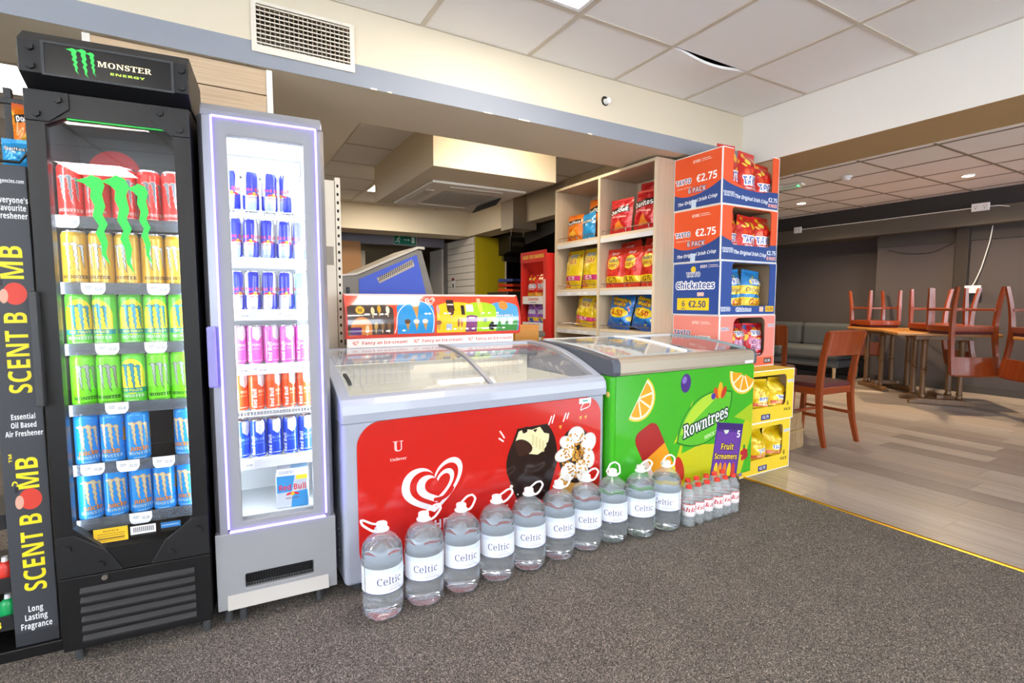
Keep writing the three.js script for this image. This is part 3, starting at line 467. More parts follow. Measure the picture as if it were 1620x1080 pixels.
const redFrontT = canvasTex(1536, 776, (x, w, h) => {
  const S = w / 1.15, X = m => m * S, Yv = m => h - m * S; x.fillStyle = '#cb1c12'; x.fillRect(0, 0, w, h);
  heartLogo(x, X(.30), Yv(.285), X(.185), '#ecebf0', '#cb1c12'); T(x, 'HB', X(.33), Yv(.13), 70, '#ecebf0'); T(x, '®', X(.43), Yv(.15), 34, '#ecebf0');
  // small emblem top left
  T(x, 'U', X(.155), Yv(.475), 74, '#f3c9c4', { style: 'bold', font: 'serif' }); T(x, 'Unilever', X(.155), Yv(.425), 20, '#f7dcd8', { font: 'serif' });
  // dark chocolate ice cream on a stick
  x.fillStyle = '#23120c'; x.beginPath(); x.moveTo(X(.685), Yv(.475)); x.bezierCurveTo(X(.66), Yv(.40), X(.615), Yv(.36), X(.635), Yv(.28)); x.lineTo(X(.69), Yv(.14)); x.lineTo(X(.84), Yv(.13)); x.lineTo(X(.90), Yv(.30)); x.bezierCurveTo(X(.90), Yv(.40), X(.87), Yv(.45), X(.84), Yv(.48)); x.closePath(); x.fill();
  x.fillStyle = '#e9dfae'; x.beginPath(); x.moveTo(X(.692), Yv(.462)); x.lineTo(X(.72), Yv(.470)); x.lineTo(X(.76), Yv(.462)); x.lineTo(X(.80), Yv(.470)); x.lineTo(X(.848), Yv(.452)); x.bezierCurveTo(X(.862), Yv(.41), X(.84), Yv(.36), X(.79), Yv(.345)); x.lineTo(X(.70), Yv(.365)); x.lineTo(X(.672), Yv(.41)); x.closePath(); x.fill();
  x.fillStyle = '#d8cc94'; for (const k of [0, 1, 2, 3]) x.fillRect(X(.76 + k * .018), Yv(.44 - k * .012), X(.012), X(.05));
  x.fillStyle = '#3a1f14'; x.beginPath(); x.moveTo(X(.668), Yv(.415)); x.bezierCurveTo(X(.69), Yv(.44), X(.745), Yv(.42), X(.762), Yv(.385)); x.bezierCurveTo(X(.77), Yv(.355), X(.72), Yv(.345), X(.69), Yv(.352)); x.closePath(); x.fill();
  x.fillStyle = '#23120c'; for (const pg of [[[.80, .475], [.85, .46], [.86, .43], [.825, .44]], [[.705, .475], [.74, .48], [.735, .455], [.715, .45]], [[.835, .39], [.862, .40], [.85, .365]], [[.765, .46], [.79, .463], [.778, .448]]]) { x.beginPath(); pg.forEach(([q1, q2], i) => i ? x.lineTo(X(q1), Yv(q2)) : x.moveTo(X(q1), Yv(q2))); x.closePath(); x.fill(); }
  // cone seen from above: cream petals with nuts
  const cx = X(1.005), cy = Yv(.31); x.fillStyle = '#d9a24e'; x.beginPath(); x.moveTo(X(.91), Yv(.24)); x.lineTo(X(1.06), Yv(.18)); x.lineTo(X(.93), Yv(.06)); x.fill();
  x.fillStyle = '#2b1a12'; x.beginPath(); x.ellipse(cx, cy, X(.098), X(.135), -.1, 0, 7); x.fill();
  const pet = [[.0, .112, .052, .042, .1], [.085, .06, .046, .05, .6], [.088, -.03, .036, .05, -.2], [.04, -.095, .04, .062, -.35], [-.05, -.085, .05, .046, .5], [-.075, .015, .062, .034, -.15], [-.06, .075, .05, .032, .5]];
  for (const [a, b, c, d, r] of pet) { x.fillStyle = '#f4f0ea'; x.beginPath(); x.ellipse(cx + X(a * .86), cy - X(b * .86), X(c * .9), X(d * .94), r, 0, 7); x.fill(); x.strokeStyle = '#c9b9a8'; x.lineWidth = 5; x.stroke(); }
  let s = 41; const q = () => (s = (s * 16807) % 2147483647) / 2147483647; for (let i = 0; i < 170; i++) { const a = q() * 6.28, r = Math.pow(q(), 1.1); x.fillStyle = ['#c98a2a', '#e0ac4a', '#a86c1c'][i % 3]; x.beginPath(); x.ellipse(cx + Math.cos(a) * r * X(.085), cy + Math.sin(a) * r * X(.115), 5 + q() * 5, 4 + q() * 4, q() * 3, 0, 7); x.fill(); }
  x.strokeStyle = '#fbeee6'; x.lineWidth = 9; x.lineCap = 'round'; for (const [a, b, c, d] of [[.60, .475, .62, .445], [.595, .445, .615, .43], [.865, .51, .85, .475], [.88, .515, .868, .48], [.945, .515, .93, .48], [.96, .515, .95, .49]]) { x.beginPath(); x.moveTo(X(a), Yv(b)); x.lineTo(X(c), Yv(d)); x.stroke(); }
  x.lineWidth = 6; x.beginPath(); x.moveTo(X(1.03), Yv(.52)); x.bezierCurveTo(X(1.03), Yv(.56), X(1.085), Yv(.565), X(1.085), Yv(.545)); x.bezierCurveTo(X(1.08), Yv(.525), X(1.05), Yv(.53), X(1.03), Yv(.52)); x.stroke();
  x.fillStyle = '#f0b04a'; for (const [a, b] of [[.905, .46], [1.02, .49], [1.05, .49]]) { x.beginPath(); x.moveTo(X(a), Yv(b)); x.lineTo(X(a + .018), Yv(b + .004)); x.lineTo(X(a + .01), Yv(b - .016)); x.fill(); }
  for (let i = 0; i < 10; i++) { x.fillStyle = i % 2 ? '#f4e8dc' : '#3a1c12'; x.beginPath(); x.arc(X(.62 + q() * .12), Yv(.1 + q() * .14), 5 + q() * 9, 0, 7); x.fill(); }
});
function glassLid(x0, x1, z0, y0, z1, y1, bow, seg = 14) { // bowed pane from front (z0,y0) to back (z1,y1)
  const up = [], dn = []; for (let i = 0; i <= seg; i++) { const t = i / seg, z = z0 + (z1 - z0) * t, y = y0 + (y1 - y0) * t + bow * Math.sin(Math.PI * t); up.push([z, y]); dn.push([z, y - .004]); }
  return prof([...up, ...dn.reverse()], x0, x1);
}
function arcPts(z0, y0, z1, y1, bow, n = 14) { const r = []; for (let i = 0; i <= n; i++) { const t = i / n; r.push([z0 + (z1 - z0) * t, y0 + (y1 - y0) * t + bow * Math.sin(Math.PI * t)]); } return r; }
function wireBasket(x0, x1, z0, z1, y0, y1, step = .03) {
  const g = [], r = .0018; for (const y of [y0, (y0 + y1) / 2, y1]) { const q = y === y1 ? .003 : r; g.push(rod([x0, y, z0], [x1, y, z0], q, 5), rod([x0, y, z1], [x1, y, z1], q, 5), rod([x0, y, z0], [x0, y, z1], q, 5), rod([x1, y, z0], [x1, y, z1], q, 5)); }
  for (let x = x0; x <= x1; x += step) g.push(rod([x, y0, z0], [x, y1, z0], r, 4), rod([x, y0, z1], [x, y1, z1], r, 4), rod([x, y0, z0], [x, y0, z1], r, 4));
  for (let z = z1; z <= z0; z += step) g.push(rod([x0, y0, z], [x0, y1, z], r, 4), rod([x1, y0, z], [x1, y1, z], r, 4)); return g;
}
const frost = std(0xf0efe6, .95);
{ // red freezer; local x 0..1.231, z 0 front .. -.69
  const W = 1.231, D = .69, f = thing('chest_freezer', 'grey ice cream chest freezer with red heart logo front behind the water bottles', 'freezer', [.366, 0, -1.88]);
  part(f, 'cabinet', [rb(0, .035, -.055, W, .665, 0, .02, 3), rb(0, .035, -D, .05, .665, -.03, .02, 3), rb(W - .05, .035, -D, W, .665, -.03, .02, 3), rb(.03, .035, -D, W - .03, .665, -D + .05, .01), rb(.03, .035, -D + .03, W - .03, .12, -.03, .01)], M.greyPlastic);
  part(f, 'liner', [bb(.05, .12, -D + .05, W - .05, .30, -.055), bb(.05, .3, -.06, W - .05, .70, -.055), bb(.05, .3, -D + .05, W - .05, .80, -D + .055), bb(.05, .3, -D + .05, .055, .72, -.055), bb(W - .055, .3, -D + .05, W - .05, .72, -.055)], frost);
  part(f, 'front_panel', fit(ext(rshape(.052, .075, W - .029, .655, .095), .006, .0015), .052, .075, W - .029, .655), printed(redFrontT, .16, { clearcoat: .6, clearcoatRoughness: .05 }), 'glossy red printed panel').position.z = 0.0;
  { const sideT = canvasTex(256, 512, (x, w, h) => { x.fillStyle = '#cb1c12'; x.fillRect(0, 0, w, h); x.fillStyle = '#2b1a12'; x.beginPath(); x.ellipse(128, 200, 70, 110, 0, 0, 7); x.fill(); x.fillStyle = '#f4f0ea'; for (const [a, b] of [[100, 130], [160, 150], [130, 210], [95, 230], [165, 250]]) { x.beginPath(); x.ellipse(a, b, 38, 30, .4, 0, 7); x.fill(); } x.fillStyle = '#d9a24e'; x.fillRect(108, 300, 40, 80); });
    const g = fit(ext(rshape(-.30, .30, -.045, .655, .05), .004), -.30, .30, -.045, .655); g.rotateY(-Math.PI / 2).scale(1, 1, 1); g.translate(0, 0, 0); const m = part(f, 'side_panel', g, printed(sideT, .2, { clearcoat: .5 }), 'red printed side panel'); m.position.set(-.0002, 0, -.345); }
  for (let i = 0; i < 11; i++) part(f, 'louvre', prof([[0, 0], [0, .012], [.02, .006]].map(([a, b]) => [a - .1, b]), 0, .001).clone() && bb(-.004, .06 + i * .021, -.30, .002, .07 + i * .021, -.09), M.greyPlastic);
  // rim: front rail, side cheeks, back rail
  const arc = arcPts(-.035, .742, -.62, .868, .036);
  const rim = part(f, 'rim', [prof([[.012, .658], [.014, .69], [.008, .722], [-.012, .742], [-.04, .750], [-.05, .742], [-.055, .66]], 0, W, .004), prof([[.006, .658], [.010, .70], [-.01, .738], ...arc.map(([z, y]) => [z, y + .006]), [-D, .876], [-D, .66]], -.002, .042, .004), prof([[.006, .658], [.010, .70], [-.01, .738], ...arc.map(([z, y]) => [z, y + .006]), [-D, .876], [-D, .66]], W - .042, W + .002, .004), rb(.0, .80, -D, W, .876, -.615, .006)], M.greyPlastic);
  part(f, 'lower_seam', [bb(.0, .655, .0025, .16, .658, .0045), bb(W - .12, .655, .0025, W, .658, .0045)], M.darkGrey);
  const lidL = part(f, 'sliding_lid', glassLid(.046, .64, -.035, .750, -.615, .874, .036), M.glass), lidR = part(f, 'sliding_lid', glassLid(.60, W - .046, -.035, .742, -.615, .866, .036), M.glass);
  part(lidL, 'lid_frame', [prof([...arcPts(-.035, .757, -.615, .881, .036), ...arcPts(-.035, .744, -.615, .868, .036).reverse()], .622, .642)], M.silver); part(lidR, 'lid_frame', [prof([...arcPts(-.035, .748, -.615, .872, .036), ...arcPts(-.035, .736, -.615, .86, .036).reverse()], W - .062, W - .046)], M.silver);
  part(lidL, 'handle', [prof([...arcPts(-.10, .79, -.20, .815, .004, 4), ...arcPts(-.10, .78, -.20, .805, .004, 4).reverse()], .05, .062)], M.darkGrey);
  const labelT = canvasTex(128, 32, (x, w, h) => { x.fillStyle = '#eef0f0'; x.fillRect(0, 0, w, h); x.fillStyle = '#3a9a8a'; x.fillRect(36, 12, 56, 8); });
  part(f, 'maker_label', fit(bb(W - .16, .625, .005, W - .09, .65, .008), W - .16, .625, W - .09, .65), printed(labelT, .5));
  for (const [a, b] of [[.07, .40], [.42, .78], [.80, 1.16]]) part(f, 'basket', wireBasket(a, b, -.085, -.32, .50, .70), M.wireWhite);
  for (const [a, b] of [[.09, .46], [.70, 1.10]]) part(f, 'basket', wireBasket(a, b, -.58, -.60, .70, .80), M.wireWhite);
  { const g = new THREE.PlaneGeometry(W - .12, D - .14, 60, 30).rotateX(-Math.PI / 2).translate(W / 2, 0, -D / 2), p = g.attributes.position; for (let i = 0; i < p.count; i++) { const x = p.getX(i), z = p.getZ(i); p.setY(i, .57 + .06 * fbm(x * 3, z * 3, 2) + .03 * noise.noise(x * 22, z * 22, 5) + .12 * Math.exp(-(Math.pow((x - .55) / .13, 2) + Math.pow((z + .42) / .1, 2))) + .05 * Math.exp(-Math.pow((x - .95) / .2, 2))); } g.computeVertexNormals(); const m = part(f, 'frosted_contents', g, frost, 'frost covered bags of ice'); m.userData.kind = 'stuff'; }
  for (const [x, z] of [[.06, -.06], [W - .06, -.06], [.06, -D + .06], [W - .06, -D + .06]]) part(f, 'foot', cyl(.02, .02, .036, x, 0, z, 12), M.darkGrey);
  // display board standing on the back rail
  const boardT = canvasTex(2048, 512, (x, w, h) => {
    x.fillStyle = '#ee4a2a'; x.fillRect(0, 0, w, h); x.fillStyle = '#f7d9d0'; x.fillRect(0, 0, w, 14);
    const blob = (cx, rx, c, y0 = 110) => { x.fillStyle = c; x.beginPath(); x.moveTo(cx - rx, h - 40); x.lineTo(cx - rx, y0 + 110); x.bezierCurveTo(cx - rx, y0, cx + rx, y0, cx + rx, y0 + 110); x.lineTo(cx + rx, h - 40); x.closePath(); x.fill(); };
    x.fillStyle = '#d23a2a'; x.fillRect(0, h - 44, w, 44);
    blob(240, 250, '#4a3a32', 70); blob(1830, 205, '#4f9ac8', 60); x.fillStyle = '#3f8a3c'; x.fillRect(1620, 330, 400, 140); blob(1230, 250, '#f2c414', 60); blob(1530, 200, '#a4cc22', 60); blob(740, 210, '#2a92d6', 50);
    x.strokeStyle = '#e8f2f8'; x.lineWidth = 8; x.beginPath(); x.moveTo(500, 460); x.bezierCurveTo(560, 300, 440, 200, 740, 60); x.bezierCurveTo(950, 90, 960, 200, 930, 460); x.stroke();
    x.fillStyle = '#7a2a6a'; x.beginPath(); x.moveTo(1330, 470); x.lineTo(1340, 270); x.quadraticCurveTo(1400, 240, 1480, 270); x.lineTo(1470, 470); x.fill(); T(x, 'NEW', 1405, 290, 34, '#fff'); x.fillStyle = '#d8843a'; x.beginPath(); x.ellipse(150, 390, 110, 130, 0, 3.14, 6.3); x.rect(40, 390, 220, 80); x.fill(); x.fillStyle = '#5a2e6e'; x.fillRect(40, 380, 110, 90);
    x.fillStyle = '#e8b838'; x.beginPath(); x.arc(140, 180, 46, 0, 7); x.fill(); T(x, 'M', 140, 182, 50, '#4a3a22', { font: 'serif' });
    const stick = (px, py, c, wd = 40, hh = 90) => { x.fillStyle = '#d9b888'; x.fillRect(px - 6, py + hh * .4, 12, hh * .5); x.fillStyle = c; x.beginPath(); x.ellipse(px, py, wd / 2, hh / 2, 0, 0, 7); x.fill(); };
    const cone = (px, py, c, k = 1) => { x.fillStyle = '#c9924a'; x.beginPath(); x.moveTo(px - 26 * k, py); x.lineTo(px + 26 * k, py); x.lineTo(px + 8, py + 110 * k); x.fill(); x.fillStyle = c; x.beginPath(); x.ellipse(px, py - 8 * k, 34 * k, 28 * k, 0, 0, 7); x.fill(); };
    for (const [a, b, c] of [[270, 190, '#e9d9a8'], [340, 170, '#d8a438'], [430, 180, '#f0e6c8'], [300, 370, '#b99a58'], [370, 370, '#8a6a48'], [440, 370, '#7a5a3a'], [210, 400, '#f0d8a8']]) stick(a, b, c);
    cone(740, 110, '#e8e2d8', 1.7); cone(640, 330, '#5a3a28'); cone(740, 330, '#e0d8cc'); cone(840, 330, '#d8d2c8');
    x.fillStyle = '#3a2018'; x.fillRect(1110, 60, 90, 140); x.fillStyle = '#e8d8c8'; x.fillRect(1116, 110, 78, 18); stick(1155, 210, '#5a3424', 70, 90); stick(1000, 180, '#e89a9a', 36, 110); x.fillStyle = '#2a1a14'; x.fillRect(1280, 130, 44, 120); cone(1000, 350, '#9a5a3a'); x.fillStyle = '#a8b4cc'; x.fillRect(1090, 360, 70, 80); stick(1240, 350, '#9a5a34', 30, 110); stick(1280, 350, '#b86a3a', 30, 110);
    x.fillStyle = '#e8f0d8'; x.fillRect(1345, 120, 90, 90); x.fillStyle = '#d8b48a'; x.fillRect(1500, 40, 46, 90); stick(1530, 160, '#e8d84a', 50, 120); x.fillStyle = '#22221e'; x.beginPath(); x.arc(1580, 320, 26, 0, 7); x.fill(); x.beginPath(); x.ellipse(1680, 400, 50, 60, .6, 0, 7); x.fill();
    x.fillStyle = '#d8883a'; x.beginPath(); x.arc(1840, 130, 60, 0, 7); x.fill(); for (const a of [1720, 1820, 1920]) { x.fillStyle = '#eee4da'; x.beginPath(); x.ellipse(a, 330, 44, 30, 0, 0, 7); x.fill(); x.fillStyle = '#c8d4dc'; x.fillRect(a - 28, 345, 56, 40); } T(x, 'BEN & JERRY\'S', 1840, 265, 34, '#fff', { stroke: '#223a6a' });
    heartLogo(x, 925, 80, 84, '#fbe9e2', '#ee4a2a');
    let s = 17; const q = () => (s = (s * 16807) % 2147483647) / 2147483647; for (let i = 0; i < 26; i++) { x.fillStyle = '#f4f0e4'; x.beginPath(); x.ellipse(200 + q() * 1700, 230 + (i % 2) * 200, 20, 11, 0, 0, 7); x.fill(); }
  });
  const b = thing('menu_board', 'curved red ice cream menu board standing on the back of the red freezer', 'sign', [.366 + .16, .876, -2.52]);
  { const n = 16, pts = []; for (let i = 0; i <= n; i++) { const t = i / n; pts.push([.045 * Math.sin(Math.PI * (.15 + .75 * t)) - .02 + -.03 * t, .045 + .215 * t]); }
    const g = new THREE.PlaneGeometry(1, 1, 1, n), p = g.attributes.position; for (let i = 0; i < p.count; i++) { const t = p.getY(i) + .5, k = Math.round(t * n); p.setXYZ(i, (p.getX(i) + .5) * .965, pts[k][1], pts[k][0]); } g.computeVertexNormals(); part(b, 'printed_face', g, printed(boardT, .12, { clearcoat: .8, clearcoatRoughness: .03 }));
    part(b, 'shell', [prof([...pts.map(([z, y]) => [z - .002, y]), [-.05, .26], [-.05, .045]], .004, .961)], std(0xb02a22, .5)); for (const e of [[-.004, .004], [.961, .969]]) part(b, 'end_cap', [prof([...pts.map(([z, y]) => [z + .004, y]), [-.055, .265], [-.055, .04]], ...e)], std(0xd2342a, .4)); part(b, 'top_edge', bb(-.002, .259, -.052, .967, .264, pts[n][0] + .004), std(0xf4cfc8, .3)); }
  const stripT = canvasTex(1536, 80, (x, w, h) => { x.fillStyle = '#efe4dd'; x.fillRect(0, 0, w, h); for (let i = 0; i < 3; i++) { heartLogo(x, 70 + i * 512, 42, 34, '#c8382a', '#efe4dd'); T(x, 'Fancy an Ice-cream!', 310 + i * 512, 42, 40, '#b8342a'); } });
  part(b, 'slogan_strip', fit(rb(.002, 0, -.012, .93, .046, -.004, .001, 1), .002, 0, .93, .046), printed(stripT, .5));
}
// ---------- green freezer ----------
const greenT = canvasTex(1536, 928, (x, w, h) => {
  const S = w / 1.07, X = m => m * S, Y = m => h - (m - .10) * S; x.fillStyle = '#3fb21c'; x.fillRect(0, 0, w, h);
  x.fillStyle = '#c9c814'; x.beginPath(); x.moveTo(X(.37), Y(.10)); x.lineTo(X(.50), Y(.42)); x.lineTo(X(.48), Y(.30)); x.lineTo(X(.62), Y(.33)); x.lineTo(X(.9), Y(.30)); x.lineTo(X(1.07), Y(.50)); x.lineTo(X(1.07), Y(.35)); x.lineTo(X(.97), Y(.10)); x.fill();
  x.fillStyle = '#d8d414'; x.beginPath(); x.moveTo(X(.42), Y(.36)); x.lineTo(X(.56), Y(.58)); x.lineTo(X(.50), Y(.40)); x.fill(); x.fillStyle = '#a8c81a'; x.beginPath(); x.moveTo(X(.9), Y(.45)); x.lineTo(X(1.07), Y(.52)); x.lineTo(X(1.07), Y(.40)); x.fill();
  const slice = (cx, cy, r, a0, a1, rot) => { x.save(); x.translate(X(cx), Y(cy)); x.rotate(rot); x.fillStyle = '#f0c440'; x.beginPath(); x.arc(0, 0, X(r), a0, a1); x.closePath(); x.fill(); x.fillStyle = '#f8eec8'; x.beginPath(); x.arc(0, 0, X(r * .92), a0, a1); x.closePath(); x.fill(); x.fillStyle = '#f2a41c'; const n = 4; for (let i = 0; i < n; i++) { const b0 = a0 + (a1 - a0) * (i + .07) / n, b1 = a0 + (a1 - a0) * (i + .93) / n; x.beginPath(); x.moveTo(Math.cos((b0 + b1) / 2) * X(r * .1), Math.sin((b0 + b1) / 2) * X(r * .1)); x.arc(0, 0, X(r * .82), b0, b1); x.closePath(); x.fill(); } x.restore(); };
  slice(.165, .625, .115, 0, Math.PI, -1.0); slice(.975, .70, .125, .1, Math.PI * .93, .35);
  x.fillStyle = '#4a2a80'; x.beginPath(); x.ellipse(X(.50), Y(.675), X(.038), X(.05), .1, 0, 7); x.fill(); x.fillStyle = '#8a72c0'; x.beginPath(); x.ellipse(X(.49), Y(.692), X(.016), X(.02), .5, 0, 7); x.fill();
  // ice lolly
  x.save(); x.translate(X(.29), Y(.32)); x.rotate(-.5); const lolly = (y0, y1, c) => { x.fillStyle = c; x.fillRect(-X(.085), y0 * S, X(.17), (y1 - y0) * S); }; x.fillStyle = '#a81c1c'; x.beginPath(); x.moveTo(-X(.085), 0); x.lineTo(-X(.085), -X(.12)); x.quadraticCurveTo(-X(.08), -X(.17), -X(.04), -X(.175)); x.lineTo(X(.04), -X(.17)); x.quadraticCurveTo(X(.085), -X(.16), X(.085), -X(.11)); x.lineTo(X(.085), 0); x.fill(); lolly(-.02, .13, '#f0a01c'); lolly(.12, .3, '#f2d22a'); x.fillStyle = '#f3dcd0'; x.fillRect(-X(.085), -X(.02), X(.03), X(.3)); x.restore();
  x.fillStyle = '#c8301c'; x.beginPath(); x.ellipse(X(.47), Y(.22), X(.03), X(.07), -.3, 0, 7); x.fill();
  // leaf shaped logo
  x.save(); x.translate(X(.66), Y(.46)); x.rotate(-.22); const leaf = (k, c) => { x.fillStyle = c; x.beginPath(); x.moveTo(-X(.235 * k), X(.05 * k)); x.bezierCurveTo(-X(.17 * k), -X(.14 * k), X(.04 * k), -X(.19 * k), X(.245 * k), -X(.09 * k)); x.bezierCurveTo(X(.2 * k), X(.12 * k), -X(.03 * k), X(.2 * k), -X(.235 * k), X(.05 * k)); x.fill(); }; leaf(1, '#1c7a1c'); leaf(.95, '#5cbf2a'); x.fillStyle = '#b4d838'; x.beginPath(); x.moveTo(-X(.2), X(.02)); x.bezierCurveTo(-X(.13), -X(.12), X(.04), -X(.16), X(.16), -X(.11)); x.bezierCurveTo(X(.03), -X(.07), -X(.1), -X(.02), -X(.2), X(.02)); x.fill();
  T(x, 'Rowntrees', 0, X(.01), 106, '#f4f4f4', { style: 'bold italic', font: 'serif', stroke: '#1a4a2a', lw: 22, sx: .92, sy: 1.25 }); T(x, 'SINCE 1881', X(.05), X(.095), 38, '#e8f4c8', { font: 'serif' }); x.restore();
  for (const [a, b, c, d, r, col] of [[.745, .60, .018, .036, -.5, '#d2501c'], [.775, .615, .02, .045, .1, '#f2b01c'], [.805, .60, .018, .036, .5, '#c8381c'], [.72, .585, .018, .018, 0, '#4a3a9a']]) { x.fillStyle = col; x.beginPath(); x.ellipse(X(a), Y(b), X(c), X(d), r, 0, 7); x.fill(); }
  // purple pouch
  x.save(); x.translate(X(.845), Y(.25)); x.rotate(.16); x.fillStyle = '#4c2a86'; x.fillRect(-X(.115), -X(.17), X(.23), X(.36)); x.fillStyle = '#6a3a9e'; x.fillRect(-X(.105), -X(.12), X(.21), X(.3)); x.fillStyle = '#3a1f6e'; x.fillRect(-X(.115), -X(.17), X(.23), X(.035)); T(x, '5', X(.085), -X(.11), 80, '#fff'); T(x, 'Fruit', 0, -X(.035), 70, '#f6d22a', { stroke: '#3a1a5a', lw: 14 }); T(x, 'Screamers', 0, X(.02), 62, '#f6d22a', { stroke: '#3a1a5a', lw: 14, sx: .9 });
  for (const [a, c] of [[-.075, '#f0c81c'], [-.04, '#f0a01c'], [0, '#e8781c'], [.04, '#f0d81c'], [.075, '#d83a2a']]) { x.fillStyle = c; x.beginPath(); x.ellipse(X(a), X(.11), X(.017), X(.055), 0, 0, 7); x.fill(); } x.restore();
  x.fillStyle = '#d8e4d0'; x.beginPath(); x.moveTo(X(.815), Y(.385)); x.lineTo(X(.86), Y(.38)); x.quadraticCurveTo(X(.86), Y(.36), X(.83), Y(.36)); x.fill();
  x.fillStyle = '#b81c24'; for (const [a, b] of [[0, 0], [.02, .012], [-.02, .01], [.01, -.02], [-.012, -.022], [0, .026], [.022, -.01]]) { x.beginPath(); x.arc(X(1.0 + a), Y(.22 + b), X(.014), 0, 7); x.fill(); } x.fillStyle = '#2a8a2a'; x.fillRect(X(.99), Y(.275), X(.02), X(.02));
});
{
  const W = 1.07, D = .65, f = thing('chest_freezer', 'green fruit lolly chest freezer with beige and dark grey lid rim', 'freezer', [1.608, 0, -1.84]);
  const green = phy(0x3fb21c, .25, { clearcoat: .4 });
  part(f, 'cabinet', [rb(0, .10, -.06, W, .75, 0, .018, 3), rb(0, .10, -D, .05, .75, -.03, .018, 3), rb(W - .05, .10, -D, W, .75, -.03, .018, 3), rb(.02, .10, -D, W - .02, .75, -D + .05, .012), rb(.02, .10, -D + .02, W - .02, .16, -.03, .01)], green);
  part(f, 'front_panel', fit(bb(.02, .11, -.002, W - .006, .742, .0035), 0, .10, W, .746), printed(greenT, .2, { clearcoat: .5, clearcoatRoughness: .06 }), 'green panel printed with fruit and an ice lolly');
  part(f, 'liner', [bb(.05, .16, -D + .05, W - .05, .34, -.06), bb(.05, .34, -.065, W - .05, .80, -.06), bb(.05, .34, -D + .05, W - .05, .86, -D + .055), bb(.05, .34, -D + .05, .055, .80, -.06), bb(W - .055, .34, -D + .05, W - .05, .80, -.06)], M.linerWhite);
  part(f, 'front_rail', prof([[.006, .746], [.010, .76], [.008, .806], [-.004, .822], [-.05, .828], [-.06, .75]], .04, W - .012, .003), std(0xb5a894, .4, { metalness: .3 }));
  const arc = arcPts(-.02, .826, -D + .02, .876, .014), sideP = [[.010, .746], [.014, .765], [.012, .808], [-.004, .828], ...arc, [-D, .876], [-D, .746]];
  part(f, 'end_cap', [prof(sideP, -.006, .042, .006)], std(0x50545e, .4), 'dark grey end cap'); part(f, 'end_cap', [prof(sideP, W - .014, W + .004, .004)], std(0x50545e, .4), 'dark grey end cap');
  part(f, 'back_rail', rb(.03, .82, -D, W - .01, .886, -D + .04, .005), std(0xcfd3d4, .4));
  const g1 = part(f, 'sliding_lid', glassLid(.044, .56, -.05, .838, -D + .03, .884, .014), M.glass), g2 = part(f, 'sliding_lid', glassLid(.52, W - .014, -.05, .832, -D + .03, .878, .014), M.glass);
  part(g1, 'lid_frame', [prof([...arcPts(-.05, .844, -D + .03, .89, .014), ...arcPts(-.05, .832, -D + .03, .878, .014).reverse()], .545, .565)], M.whitePlastic); part(g2, 'lid_frame', [prof([...arcPts(-.05, .838, -D + .03, .884, .014), ...arcPts(-.05, .826, -D + .03, .872, .014).reverse()], W - .03, W - .014)], std(0x8fa6b0, .3));
  part(f, 'basket', wireBasket(.07, .52, -.09, -.58, .50, .74, .04), M.wireWhite); part(f, 'basket', wireBasket(.55, 1.0, -.09, -.58, .50, .74, .04), M.wireWhite);
  { const g = new THREE.PlaneGeometry(W - .12, D - .14, 40, 24).rotateX(-Math.PI / 2).translate(W / 2, 0, -D / 2), p = g.attributes.position; for (let i = 0; i < p.count; i++) { const x = p.getX(i), z = p.getZ(i); p.setY(i, .57 + .08 * fbm(x * 4, z * 4, 9) + .02 * noise.noise(x * 25, z * 25, 3)); } g.computeVertexNormals(); part(f, 'frosted_contents', g, frost, 'frost covered packs').userData.kind = 'stuff'; }
  part(f, 'maker_label', bb(W - .10, .752, .011, W - .03, .768, .013), M.paper);
  for (const [x, z] of [[.08, -.07], [W - .07, -.06], [.08, -D + .07], [W - .08, -D + .07]]) { const c = part(f, 'caster', [cyl(.034, .034, .026, 0, -.013, 0, 18).rotateZ(Math.PI / 2).rotateY(.7).translate(x, .035, z)], M.blackPlastic); part(c, 'fork', [rb(x - .024, .05, z - .024, x + .024, .103, z + .024, .006), rb(x - .022, .02, z - .004, x - .016, .06, z + .02, .002), rb(x + .016, .02, z - .004, x + .022, .06, z + .02, .002)], M.chrome); }
  { // green sticker knobs on the left side seen between the freezers
    part(f, 'side_print', [new THREE.SphereGeometry(.014, 10, 8).scale(.15, 1, 1).translate(-.001, .655, -.03)], std(0xe8c86a, .5)); }
}
